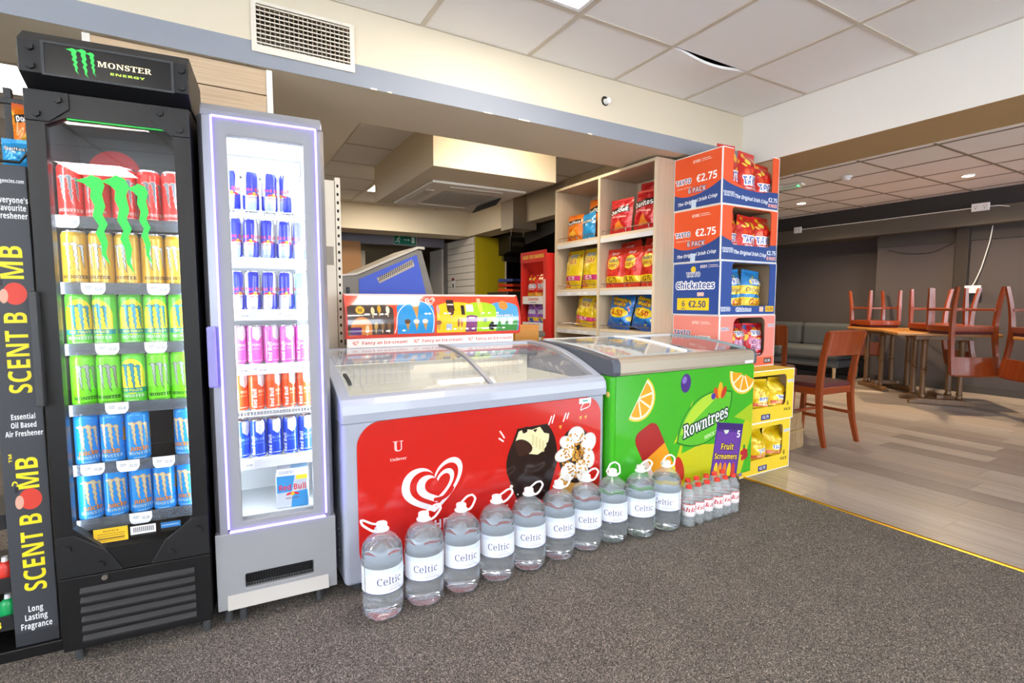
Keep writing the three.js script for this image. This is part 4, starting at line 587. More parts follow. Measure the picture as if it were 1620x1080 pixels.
// ---------- large water bottles ----------
{
  const r = .071, shellP = [[.0001, .006], [.03, .004], [.052, .0], [.064, .006], [r, .02], [r, .058], [r - .005, .064], [r, .070], [r, .086], [r - .005, .092], [r, .098], [r, .105], [r, .198], [r - .004, .205], [r, .212], [r, .222], [r - .005, .229], [r - .001, .236], [r - .003, .246], [r - .009, .254], [r - .010, .262], [r - .022, .277], [r - .040, .290], [.022, .298], [.0175, .303], [.0175, .318]];
  const sg = lathe(shellP, 40), wp = shellP.slice(0, 20).map(([a, b]) => [Math.max(.0001, a - .0022), b + .0022]); wp.push([.0001, wp[wp.length - 1][1]]);
  // wavy grooves around the shoulder
  const wave = g => { const p = g.attributes.position; for (let i = 0; i < p.count; i++) { const x = p.getX(i), y = p.getY(i), z = p.getZ(i); if (y > .2 && y < .256) { p.setY(i, y + .0055 * Math.sin(Math.atan2(x, z) * 5)); } if (y < .03) { const a = Math.atan2(x, z), k = 1 - .1 * Math.max(0, Math.cos(a * 6)) * (1 - y / .03); p.setX(i, x * k); p.setZ(i, z * k); } } g.computeVertexNormals(); return g; };
  wave(sg); const wg = wave(lathe(wp, 40));
  const waterM = new THREE.MeshPhysicalMaterial({ color: 0xffffff, roughness: 0, transmission: 1, thickness: .12, ior: 1.33, attenuationColor: new THREE.Color(0xe4f2ff), attenuationDistance: 3 });
  const labT = canvasTex(768, 384, (x, w, h) => { x.fillStyle = '#eef2fa'; x.fillRect(0, 0, w, h); x.fillStyle = '#dde8f6'; x.beginPath(); x.moveTo(0, 0); x.lineTo(w, 0); x.lineTo(w, 60); x.bezierCurveTo(500, 150, 260, 30, 0, 110); x.fill(); T(x, 'Celtic', w * .52, h * .50, 150, '#3d3f7a', { style: 'normal', font: 'serif' }); T(x, 'SPRING', w * .62, h * .74, 46, '#a7a9b8', { style: 'normal' }); x.fillStyle = '#6a6c96'; x.fillRect(w * .5, h * .84, 210, 6); T(x, '5 Litre', w * .78, h * .92, 24, '#7a7ca0'); x.fillStyle = '#3a4a8a'; x.fillRect(0, h - 9, w, 9); });
  const lab = new THREE.CylinderGeometry(r + .0006, r + .0006, .088, 40, 1, true, -1.25, 2.5).translate(0, .148, 0), labM = printed(labT, .45, { side: THREE.DoubleSide }), backLab = new THREE.CylinderGeometry(r + .0006, r + .0006, .088, 40, 1, true, 1.3, 2 * Math.PI - 2.6).translate(0, .148, 0), backM = std(0xf4f6fa, .5, { side: THREE.DoubleSide });
  const pos = [[.464, -1.727], [.621, -1.734], [.775, -1.741], [.932, -1.746], [1.085, -1.749], [1.242, -1.757], [1.396, -1.763], [1.548, -1.760], [1.698, -1.735], [1.858, -1.725]];
  const places = ['first in the row, nearest the silver fridge', 'second from the silver fridge', 'third from the silver fridge', 'fourth from the silver fridge', 'fifth from the silver fridge', 'sixth from the silver fridge', 'where the red and green freezers meet', 'first in front of the green freezer', 'middle one in front of the green freezer', 'touching the small bottle pack'];
  let proto; const turns = [.75, .25, .6, .35, .4, .75, .45, .3, .7, -.15];
  pos.forEach(([x, z], i) => {
    const label = 'large water bottle with white handle, ' + places[i]; let t;
    const face = Math.atan2(-x, -z) + turns[i] * .55 - .12;
    if (!i) { t = proto = thing('water_bottle', label, 'bottle', [x, .0005, z], face, 'row of large water bottles');
      part(t, 'bottle_shell', sg, new THREE.MeshPhysicalMaterial({ color: 0xf4f9fd, roughness: .05, transmission: .88, thickness: 0, ior: 1.35 })); part(t, 'water', wg, waterM); part(t, 'label_wrap', lab, labM, 'pale blue and white printed label'); part(t, 'back_label', backLab, backM, 'pale blue label round the back');
      part(t, 'cap', [lathe([[.021, .300], [.021, .304], [.0195, .306], [.0195, .326], [.018, .3285], [.0001, .3285]], 24)], M.whitePlastic, 'white screw cap');
      part(t, 'carry_handle', [tube([[-.021, .307, 0], [-.03, .309, .015], [-.028, .315, .035], [-.02, .332, .062], [0, .34, .07], [.02, .332, .062], [.028, .315, .035], [.03, .309, .015], [.021, .307, 0]], .0042, 48, 7), new THREE.TorusGeometry(.023, .0035, 6, 20).rotateX(Math.PI / 2).translate(0, .305, 0)], M.whitePlastic, 'white plastic carry handle');
    } else { t = dup(proto, [x, .0005, z], face, label); }
    const hr = [-1.9, 1.0, .9, 1.1, .9, .9, .8, .2, .9, .1][i]; t.children.forEach(c => { if (c.name === 'carry_handle') c.rotation.y = hr; });
  });
}
// ---------- packs of small water bottles ----------
{
  const r = .032, g = lathe([[.0001, .004], [.022, 0], [.031, .006], [r, .02], [r - .002, .045], [r, .05], [r, .12], [r - .002, .125], [r, .13], [r - .002, .15], [.022, .172], [.0135, .184], [.0135, .19]], 20), cap = lathe([[.0145, .186], [.0145, .2], [.013, .203], [.0001, .203]], 16);
  const labT = canvasTex(512, 192, (x, w, h) => { x.fillStyle = '#f1efef'; x.fillRect(0, 0, w, h); x.fillStyle = '#dcd6d6'; x.fillRect(0, h - 30, w, 30); for (const cx of [128, 384]) T(x, 'ishka', cx, 88, 92, '#c81e2a', { style: 'bold italic', font: 'serif' }); x.fillStyle = '#d83a40'; x.fillRect(0, 0, w, 12); });
  const lab = new THREE.CylinderGeometry(r + .0006, r + .0006, .062, 20, 1, true).translate(0, .085, 0);
  const redCap = std(0xe23a2c, .4), labM = printed(labT, .45, { side: THREE.DoubleSide }), film = new THREE.MeshPhysicalMaterial({ color: 0xffffff, roughness: .08, transmission: 1, thickness: 0, ior: 1.2 });
  const water = new THREE.MeshPhysicalMaterial({ color: 0xf2f6f8, roughness: .12, transmission: .8, thickness: 0, ior: 1.33 });
  for (const k of [0, 1]) {
    const t = thing('water_multipack', ['shrink wrapped pack of red capped water bottles beside the large bottles', 'shrink wrapped pack of red capped water bottles by the green freezer caster'][k], 'bottle pack', [2.035 + k * .203, .0005, -1.712], R(1.5 * k));
    for (let i = 0; i < 3; i++) for (let j = 0; j < 2; j++) { const b = part(t, 'bottle', g, water); b.position.set((i - 1) * .0655, 0, (j - .5) * -.0655); b.rotation.y = .8 + i * 1.3 + j; part(b, 'cap', cap, redCap, 'red cap'); const l = part(b, 'label_band', lab, labM, 'white label with red lettering'); }
    const s = rshape(-.1, -.067, .1, .067, .032); part(t, 'shrink_film', [new THREE.ExtrudeGeometry(s, { depth: .15, bevelEnabled: false, curveSegments: 8 }).rotateX(-Math.PI / 2).translate(0, .004, 0)], film);
  }
}
// ---------- crisp bags ----------
function bagGeo(w, h, t, sd) {
  const nx = 14, ny = 18, P = [], U = [], I = [];
  for (const s of [1, -1]) { const o = P.length / 3; for (let j = 0; j <= ny; j++) for (let i = 0; i <= nx; i++) {
    const u = i / nx, v = j / ny, a = 1 - Math.pow(Math.abs(2 * u - 1), 2.6), b = Math.min(1, Math.max(0, Math.min(v - .05, .95 - v) / .24)), bulge = Math.pow(a, .6) * Math.pow(Math.sin(b * Math.PI / 2), .8);
    const edge = i === 0 || i === nx || j === 0 || j === ny;
    const wr = edge ? 0 : (.12 * fbm(u * 4 + sd, v * 5, s * 3 + sd) + .07 * noise.noise(u * 11 + sd, v * 13, s)) * t * (.35 + bulge);
    const pinch = 1 - .10 * bulge - (v > .5 ? 0 : .02);
    P.push((u - .5) * w * pinch, v * h, s * (bulge * t * .5 + wr)); U.push(s > 0 ? u : 1 - u, v); }
    for (let j = 0; j < ny; j++) for (let i = 0; i < nx; i++) { const a = o + j * (nx + 1) + i, b = a + 1, c = a + nx + 1, d = c + 1; s > 0 ? I.push(a, b, d, a, d, c) : I.push(a, d, b, a, c, d); } }
  const g = new THREE.BufferGeometry(); g.setAttribute('position', new THREE.Float32BufferAttribute(P, 3)); g.setAttribute('uv', new THREE.Float32BufferAttribute(U, 2)); g.setIndex(I); g.computeVertexNormals(); return g;
}
function sealGeo(w) { const s = new THREE.Shape(); const n = 16; s.moveTo(-w / 2, 0); for (let i = 0; i <= n; i++) s.lineTo(-w / 2 + w * i / n, .012 + (i % 2) * .003); s.lineTo(w / 2, 0); return ext(s, .002).translate(0, -.002, -.001); }
const bagT = (base, f) => canvasTex(256, 320, (x, w, h) => { x.fillStyle = base; x.fillRect(0, 0, w, h); f(x, w, h); });
const splash = (x, w, h, cols, n, sd) => { let s = sd; const q = () => (s = (s * 16807) % 2147483647) / 2147483647; for (let i = 0; i < n; i++) { x.fillStyle = cols[i % cols.length]; x.beginPath(); x.ellipse(q() * w, q() * h, 6 + q() * 30, 5 + q() * 18, q() * 3, 0, 7); x.fill(); } };
const BT = {
  redSix: bagT('#d8261e', (x, w, h) => { splash(x, w, h * .42, ['#f2b81c', '#e8501c', '#f0d84a', '#b81a18'], 14, 3); T(x, 'TAYTO', w / 2, h * .52, 66, '#2a4fa8', { stroke: '#fff', lw: 16 }); x.fillStyle = '#c81c1c'; x.fillRect(20, h * .62, w - 40, 26); T(x, 'Cheese & Onion', w / 2, h * .66, 22, '#fff'); x.fillStyle = '#f2b81c'; x.fillRect(0, h * .8, w, h * .14); T(x, '2.75', w * .72, h * .87, 42, '#b01c18'); }),
  blueChick: bagT('#2a86cc', (x, w, h) => { splash(x, w, h * .3, ['#1c5ca8', '#4ab0e8', '#f0d040'], 12, 9); T(x, 'TAYTO', w / 2, h * .24, 44, '#1c3f98', { stroke: '#fff', lw: 12 }); x.fillStyle = '#f4cc1c'; x.fillRect(0, h * .34, w, h * .2); T(x, 'Chickatees', w / 2, h * .44, 42, '#7a3a10', { stroke: '#ffe88a', lw: 6 }); x.fillStyle = '#f4cc1c'; x.fillRect(0, h * .62, w, h * .2); T(x, '€2.50', w / 2, h * .72, 58, '#d0201c'); }),
  redPurple: bagT('#c81c2c', (x, w, h) => { splash(x, w, h * .34, ['#f08a1c', '#f2c81c', '#3a5a9a', '#e03a1c'], 16, 21); T(x, 'TAYTO', w / 2, h * .2, 44, '#1c3f98', { stroke: '#fff', lw: 12 }); T(x, 'ONION', w / 2, h * .42, 52, '#7a1c6a', { stroke: '#f0c8e0', lw: 8 }); T(x, 'RINGS', w / 2, h * .56, 52, '#7a1c6a', { stroke: '#f0c8e0', lw: 8 }); T(x, '€2.50', w * .55, h * .78, 66, '#fff', { stroke: '#a01018', lw: 12 }); }),
  yellowSix: bagT('#f2cc14', (x, w, h) => { splash(x, w, h * .4, ['#f6dc4a', '#e8b40c'], 20, 31); T(x, 'TAYTO', w / 2, h * .5, 44, '#1c3f98', { stroke: '#fff', lw: 10 }); x.fillStyle = '#e06a4a'; x.fillRect(12, h * .6, w - 24, 30); T(x, 'SNACK PACK', w / 2, h * .645, 26, '#ffe8a0'); x.fillStyle = '#5a9a3a'; x.fillRect(0, h * .76, w, 18); }),
  orangeTri: bagT('#ea7a14', (x, w, h) => { splash(x, w, h, ['#f29a2c', '#d85a0c', '#f6c03a'], 22, 41); x.save(); x.translate(w / 2, h * .28); x.rotate(-.12); x.fillStyle = '#1c1410'; x.fillRect(-110, -34, 220, 62); x.restore(); T(x, 'Doritos', w / 2, h * .28, 58, '#fff', { rot: -.12 }); x.fillStyle = '#f4b83a'; x.beginPath(); x.moveTo(60, 260); x.lineTo(200, 240); x.lineTo(140, 160); x.fill(); }),
  redTri: bagT('#c4161c', (x, w, h) => { splash(x, w, h, ['#d8323a', '#a00c14', '#e8505a'], 18, 51); x.save(); x.translate(w / 2, h * .34); x.rotate(-.15); x.fillStyle = '#1c0c0c'; x.fillRect(-112, -32, 224, 58); x.restore(); T(x, 'Doritos', w / 2, h * .34, 58, '#fff', { rot: -.15 }); T(x, 'Chilli Heatwave', w / 2, h * .52, 24, '#ffe0d0'); x.fillStyle = '#f08a2c'; x.beginPath(); x.moveTo(70, 290); x.lineTo(200, 270); x.lineTo(140, 190); x.fill(); }),
  yellowHunk: bagT('#f0cf12', (x, w, h) => { splash(x, w, h * .5, ['#f6e04a', '#e2b80c'], 12, 61); T(x, 'TAYTO', w / 2, h * .12, 40, '#1c4fa8', { stroke: '#fff', lw: 8 }); T(x, 'SNAX', w / 2, h * .28, 60, '#c85a10', { stroke: '#fff0a0', lw: 8 }); splash(x, w, h * .2, ['#e8702c'], 3, 5); x.fillStyle = '#d02a7a'; x.fillRect(30, h * .66, w - 40, h * .13); T(x, '€2.75', w * .55, h * .73, 42, '#fff'); x.fillStyle = '#d83a1c'; x.fillRect(0, h * .82, 90, 46); T(x, '€2', 45, h * .89, 42, '#ffe84a'); }),
  redMid: bagT('#d9301c', (x, w, h) => { splash(x, w, h, ['#e8501c', '#c01c14'], 14, 71); x.fillStyle = '#f2d040'; x.beginPath(); x.ellipse(w / 2, h * .36, 84, 58, 0, 0, 7); x.fill(); T(x, 'HUNKY', w / 2, h * .3, 40, '#1c3a88'); T(x, 'DORYS', w / 2, h * .43, 40, '#a01c18'); T(x, 'TAYTO', w / 2, h * .1, 34, '#fff'); x.fillStyle = '#f4d21c'; x.fillRect(0, h * .72, w, h * .16); T(x, '€2.75', w / 2, h * .805, 50, '#7a2a08'); }),
  blueBig: bagT('#2272c4', (x, w, h) => { splash(x, w, h, ['#3a9ae0', '#f0c82c', '#1c4fa0', '#e8702c'], 26, 81); T(x, 'Monster', w / 2, h * .14, 44, '#f6d21c', { stroke: '#7a3a08', lw: 10 }); T(x, 'Munch', w / 2, h * .27, 44, '#f6d21c', { stroke: '#7a3a08', lw: 10 }); x.fillStyle = '#f2cc1c'; x.beginPath(); x.ellipse(w / 2, h * .52, 105, 48, -.1, 0, 7); x.fill(); T(x, '2.50', w / 2, h * .52, 66, '#c01c1c'); x.fillStyle = '#1c5cb8'; x.fillRect(0, h * .84, w, h * .16); }),
  skyBlue: bagT('#2aa0e2', (x, w, h) => { splash(x, w, h, ['#4ab8f0', '#1c84c8', '#d8f0fa'], 18, 91); T(x, 'Doritos', w / 2, h * .3, 54, '#fff', { stroke: '#1c2a3a', lw: 14 }); }),
  purple: bagT('#9a5ac0', (x, w, h) => { splash(x, w, h * .4, ['#b87ad8', '#e8b0e0', '#f0d040'], 12, 101); T(x, 'TAYTO', w / 2, h * .5, 60, '#1c4fa8', { stroke: '#fff', lw: 14 }); x.fillStyle = '#f0c82c'; x.fillRect(0, h * .74, w, 50); x.fillStyle = '#1c5cb8'; x.fillRect(90, h * .78, 80, 60); }),
  amber: bagT('#e08a1c', (x, w, h) => { splash(x, w, h, ['#f2b02c', '#b8540c', '#3a2010'], 22, 111); T(x, 'KING', w / 2, h * .4, 60, '#2a1a10', { stroke: '#f6d88a', lw: 10 }); x.fillStyle = '#1c5cb8'; x.fillRect(70, h * .7, 110, 70); }),
};
const bagM = {}; for (const k in BT) bagM[k] = printed(BT[k], .3, { metalness: .12, clearcoat: .4, clearcoatRoughness: .2 });
const bagCache = {};
function bag(kind, w, h, t, p, yaw, tilt, roll, label, group, v = 0) {
  const key = [w, h, t, v].join(); if (!bagCache[key]) bagCache[key] = [bagGeo(w, h, t, 1.7 + v * 3.1), sealGeo(w * .99)];
  const o = thing('crisp_bag', label, 'crisp bag', p, 0, group); o.rotation.set(tilt, yaw, roll, 'YXZ');
  part(o, 'pouch', bagCache[key][0], bagM[kind]); const s = part(o, 'top_seal', bagCache[key][1], bagM[kind]); s.position.y = h; return o;
}
// ---------- wooden crisp shelving, open towards -x ----------
{
  const X = 2.55, D = .40, z0 = -2.51, z1 = -3.69, H = 2.06, s = thing('shelving_unit', 'oak finish shelving unit filled with crisp bags behind the green freezer', 'shelving', [X, 0, z0]);
  const zl = z1 - z0, zm = -.592, wood = M.shelfWood;
  const pan = (a, b, c, d, e, f2) => muv(rb(a, b, c, d, e, f2, .0015, 1), 1.6);
  const side = (z, n) => { const p = part(s, 'side_panel', pan(0, 0, z, D, H, z - .022), wood); part(p, 'edge_band', bb(-.0015, 0, z - .001, 0, H, z - .021), M.shelfEdge, 'pale edge banding'); };
  side(0); side(zl + .022); { const p = part(s, 'divider', pan(.002, 0, zm + .012, D - .02, H - .02, zm - .012), wood); part(p, 'edge_band', bb(-.0005, 0, zm + .0125, .002, H - .02, zm - .0125), M.shelfEdge, 'pale edge banding'); }
  part(s, 'back_panel', pan(D - .02, .1, -.022, D, H - .02, zl + .022), wood); { const t = part(s, 'top_panel', pan(0, H - .022, -.022, D, H, zl + .022), wood); part(t, 'edge_band', bb(-.0015, H - .021, -.022, 0, H - .001, zl + .022), M.shelfEdge, 'pale edge banding'); }
  for (const y of [1.605, 1.207, .892, .50, .12]) for (const [a, b] of [[-.022, zm + .012], [zm - .012, zl + .022]]) {
    const sh1 = part(s, 'shelf', pan(.012, y - .02, a, D - .02, y, b), wood); part(sh1, 'edge_band', bb(.01, y - .019, a, .012, y - .001, b), M.shelfEdge, 'pale edge banding');
    if (y > .6) { part(sh1, 'price_rail', rb(.002, y - .056, a - .004, .011, y - .021, b + .004, .002, 1), std(0xe4e2e0, .3), 'white price rail'); if (y < 1.3 && b < -1) for (const q of [.12, .2, .34]) part(sh1, 'price_ticket', bb(.0005, y - .052, a - q, .002, y - .026, a - q - .05), M.paper);
      part(sh1, 'guard_wire', [rod([.004, y + .03, a - .02], [.004, y + .03, b + .02], .0028), rod([.004, y + .03, a - .05], [.012, y, a - .05], .002), rod([.004, y + .03, b + .05], [.012, y, b + .05], .002), rod([.004, y + .03, (a + b) / 2], [.012, y, (a + b) / 2], .002)], M.chrome, 'thin chrome guard wire'); } }
  const F = -Math.PI / 2, W = (dx, y, z) => [X + dx, y + .002, z];
  const B = (k, w, h, t, dx, y, z, yaw, roll, label, v) => bag(k, w, h, t, W(dx, y, z), F + yaw, -.1, roll, label, undefined, v);
  const Y1 = 1.607, Y2 = 1.209, Y3 = .894;
  B('orangeTri', .20, .33, .07, .17, Y1, -3.36, 0, 0, 'tall orange snack bag standing behind two smaller bags, top shelf', 0); B('orangeTri', .19, .21, .07, .075, Y1, -3.51, .1, 0, 'smaller orange snack bag in front on the top shelf', 1); B('skyBlue', .16, .20, .06, .07, Y1, -3.31, 0, .1, 'sky blue snack bag beside the orange bags', 2);
  B('redTri', .22, .25, .08, .08, Y1, -2.95, .08, 0, 'deep red snack bag nearest the divider on the top shelf', 1); B('redTri', .22, .27, .08, .08, Y1, -2.70, 0, -.05, 'deep red snack bag against the end panel on the top shelf', 2); B('redTri', .22, .35, .08, .17, Y1, -2.77, 0, -.05, 'deep red snack bag rising behind the other two', 3);
  for (const [i, z] of [-3.52, -3.29].entries()) B('yellowHunk', .22, .31, .08, .075, Y2, z, 0, 0, ['yellow crisp bag at the far end of the middle shelf', 'yellow crisp bag next to the divider, middle shelf'][i], i);
  B('yellowHunk', .22, .32, .07, .17, Y2, -3.40, 0, 0, 'yellow crisp bag behind the other yellow bags, middle shelf', 3);
  for (const [i, z] of [-2.995, -2.815, -2.635].entries()) B('redMid', .18, .28, .085, .075, Y2, z, [.12, 0, -.05][i], 0, ['red crisp bag next to the divider, middle shelf', 'red crisp bag in the centre of three, middle shelf', 'red crisp bag against the end panel, middle shelf'][i], i);
  for (const [i, z] of [-2.93, -2.71].entries()) B('redMid', .22, .34, .08, .17, Y2, z, 0, i ? -.05 : .08, ['taller red crisp bag behind the red row, nearer the divider', 'taller red crisp bag behind the red row, nearer the end panel'][i], 4 + i);
  B('yellowHunk', .23, .25, .09, .08, Y3, -3.37, .1, -.12, 'yellow crisp bag leaning on the lowest visible shelf', 5); B('yellowHunk', .14, .22, .07, .08, Y3, -3.195, 0, 0, 'yellow crisp bag tight against the divider, lowest visible shelf', 6);
  B('blueBig', .23, .26, .09, .08, Y3, -2.96, .1, -.16, 'blue and yellow snack bag next to the divider, lowest visible shelf', 1); B('blueBig', .23, .26, .09, .08, Y3, -2.70, .05, -.2, 'blue and yellow snack bag tilted towards the end panel', 2);
}
// ---------- red cardboard display next to the shelving ----------
{
  const d = thing('display_stand', 'narrow red cardboard crisp display beside the oak shelving', 'display stand', [2.5, 0, -3.74]);
  const red = std(0xd8281c, .5), w = .44, D = .28;
  part(d, 'side_panel', rb(0, 0, 0, D, 1.53, -.012, .002, 1), red); part(d, 'side_panel', rb(0, 0, -w + .012, D, 1.53, -w, .002, 1), red); part(d, 'back_panel', bb(D - .01, 0, -.012, D, 1.53, -w + .012), std(0x9a8f86, .8));
  { const hT = canvasTex(512, 96, (x, q, h) => { x.fillStyle = '#d8281c'; x.fillRect(0, 0, q, h); T(x, 'MADE FOR SHARING', q / 2, h / 2, 44, '#f6d84a'); }); const g = fit(ext(rshape(0, 1.46, w, 1.56, .01), .006), 0, 1.46, w, 1.56).rotateY(-Math.PI / 2); part(d, 'header', g, printed(hT, .5)).position.set(0, 0, -w); }
  for (const [a, b] of [[0, -.05], [-w + .03, -w]]) part(d, 'front_post', bb(-.004, 0, a, .004, 1.47, b), red);
  part(d, 'splash_print', bb(-.0055, .95, -.012, -.004, 1.3, -.05), std(0xf0d8d4, .5));
  const lipT = canvasTex(256, 64, (x, q, h) => { x.fillStyle = '#f2f0ee'; x.fillRect(0, 0, q, h); T(x, 'SHARING', q / 2, 24, 30, '#d8281c'); x.fillStyle = '#444'; x.fillRect(90, 48, 76, 5); });
  [1.14, .90, .66, .42].forEach((y, i) => { const s = part(d, 'shelf', bb(.004, y - .008, -.012, D - .01, y, -w + .012), std(0xe8e4e0, .6)); part(s, 'shelf_lip', fit(bb(-.001, y - .06, -.05, .003, y + .012, -w + .03).rotateY(Math.PI / 2), .05 - w, y - .06, -.05, y + .012).rotateY(-Math.PI / 2), printed(lipT, .5)); });
  ['redSix', 'purple', 'amber'].forEach((k, i) => { for (const j of [0, 1]) bag(k, .155, .21, .06, [2.5 + .045, [1.142, .902, .662][i], -3.92 - j * .155 + .03], -Math.PI / 2 + (j ? .1 : -.05), -.1, 0, ['red', 'lilac', 'amber and brown'][i] + ' crisp bag ' + ['nearer to', 'farther from'][j] + ' the oak shelving in the red display', undefined, 7 + j); });
}
// ---------- cardboard cases of crisps ----------
const CW = .57, CH = .345, CD = .38;
const white = '#f4f2ee';
const sideTexOf = f => canvasTex(640, 560, (x, w, h) => { f(x, w, h); x.strokeStyle = white; x.lineWidth = 9; x.strokeRect(4, 4, w - 8, h - 8); });
const frontTexOf = f => canvasTex(800, 480, (x, w, h) => { f(x, w, h); x.strokeStyle = white; x.lineWidth = 8; x.strokeRect(3, 3, w - 6, h - 6); });
const codeLine = (x, s, px, py) => { T(x, s, px, py, 44, '#ffe9e0'); x.fillStyle = '#ffe9e0'; x.fillRect(px + 66, py - 24, 3, 46); x.fillRect(px + 78, py - 12, 100, 6); x.fillRect(px + 78, py + 6, 120, 5); };
const crispSide = sideTexOf((x, w, h) => { x.fillStyle = '#f05a28'; x.fillRect(0, 0, w, h); x.fillStyle = '#2c4a8c'; x.beginPath(); x.moveTo(0, h * .68); x.bezierCurveTo(w * .3, h * .86, w * .75, h * .72, w, h * .56); x.lineTo(w, h); x.lineTo(0, h); x.fill(); codeLine(x, '6100', 310, 76); T(x, 'TAYTO', 135, 262, 70, '#23428c', { stroke: '#fff', lw: 14 }); T(x, 'Cheese & Onion', 140, 326, 28, '#f8d8c8', { style: 'italic' }); T(x, '€2.75', 446, 258, 110, '#fff'); T(x, '6 PACK', 320, 368, 72, '#f6d8cc', { stroke: '#2c3a7c', lw: 12 }); T(x, 'The Original Irish Crisp', 320, 480, 48, '#fff', { style: 'bold italic', rot: -.06 }); x.fillStyle = '#cfe0f2'; x.fillRect(250, 470, 66, 84); });
const crispFront = frontTexOf((x, w, h) => { x.fillStyle = '#f05a28'; x.fillRect(0, 0, w, h); x.fillStyle = '#2c4a8c'; x.beginPath(); x.moveTo(0, h * .55); x.quadraticCurveTo(w * .15, h * .68, w * .5, h * .7); x.lineTo(w, h * .66); x.lineTo(w, h); x.lineTo(0, h); x.fill(); T(x, 'TAYTO', 95, 390, 48, '#2c4a8c', { stroke: '#fff', lw: 8 }); T(x, 'The Original Irish Crisp', 405, 408, 46, '#fff', { style: 'bold italic', sx: .92, rot: .03 }); T(x, '€2.75', 715, 390, 54, '#fff'); T(x, '6 PACK', 715, 440, 40, '#f05a28', { stroke: '#fff', lw: 4 }); });
const chickSide = sideTexOf((x, w, h) => { x.fillStyle = '#2a4c96'; x.fillRect(0, 0, w, h); codeLine(x, '6501', 430, 50); x.fillStyle = '#f2cc2c'; x.beginPath(); x.arc(290, 76, 34, 0, 7); x.fill(); T(x, 'TAYTO', 290, 130, 62, '#23428c', { stroke: '#fff', lw: 10 }); T(x, 'Chickatees', 310, 245, 100, '#2a4c96', { stroke: '#fff', lw: 22 }); x.fillStyle = '#f2c8b8'; x.fillRect(350, 320, 90, 40); x.fillStyle = '#f6d21c'; x.fillRect(70, 380, 440, 130); T(x, '6', 160, 440, 84, '#2a3c7c'); T(x, 'PACK', 160, 494, 24, '#2a3c7c'); T(x, '€2.50', 350, 446, 96, '#2a3c7c'); });
const chickFront = frontTexOf((x, w, h) => { x.fillStyle = '#2a4c96'; x.fillRect(0, 0, w, h); T(x, 'TAYTO', 80, 425, 42, '#23428c', { stroke: '#fff', lw: 8 }); T(x, 'Chickatees', 330, 430, 42, '#2a4c96', { stroke: '#fff', lw: 8 }); x.fillStyle = '#f2c8a8'; x.fillRect(560, 405, 60, 46); x.fillStyle = '#f2bc2c'; x.fillRect(650, 400, 126, 52); T(x, '€2.50', 713, 426, 38, '#5a4a10'); });
const pinkSide = sideTexOf((x, w, h) => { x.fillStyle = '#f08e80'; x.fillRect(0, 0, w, h); codeLine(x, '0751', 330, 80); T(x, 'TAYTO', 140, 200, 78, '#23428c', { stroke: '#fff', lw: 10 }); T(x, '6', 330, 250, 90, '#fff'); x.fillStyle = '#f6efe8'; x.fillRect(370, 215, 160, 46); T(x, 'PACK', 450, 238, 40, '#444'); T(x, '€2.50', 420, 360, 96, '#fff'); });
const pinkFront = frontTexOf((x, w, h) => { x.fillStyle = '#f08e80'; x.fillRect(0, 0, w, h); x.fillStyle = '#ea6a4a'; x.fillRect(0, h * .82, w, h * .18); T(x, 'TAYTO', 70, 120, 36, '#23428c', { stroke: '#fff', lw: 6 }); T(x, 'TAYTO', 735, 100, 32, '#23428c', { stroke: '#fff', lw: 6 }); T(x, 'Snacks', 300, 440, 40, '#f8e0d0', { style: 'bold italic' }); x.fillStyle = '#2a2224'; x.fillRect(645, 408, 110, 46); T(x, '€2.50', 700, 431, 34, '#fff'); });
const yelFront = frontTexOf((x, w, h) => { x.fillStyle = '#f4d02a'; x.fillRect(0, 0, w, h); T(x, 'TAYTO', 745, 120, 32, '#3a5aa8', { stroke: '#fff', lw: 6 }); x.fillStyle = '#2c2f7c'; x.fillRect(330, 408, 130, 50); T(x, '€2.75', 395, 433, 36, '#fff'); T(x, '6', 715, 330, 60, '#3a2d10'); T(x, 'PACK', 710, 388, 40, '#3a2d10'); x.fillStyle = '#8a7ac8'; x.fillRect(40, 420, 60, 34); });
const yelSide = sideTexOf((x, w, h) => { x.fillStyle = '#f4d02a'; x.fillRect(0, 0, w, h); T(x, 'TAYTO', 320, 200, 110, '#3a5aa8', { stroke: '#fff', lw: 14 }); T(x, '6 PACK €2.75', 320, 380, 72, '#3a2d10'); });
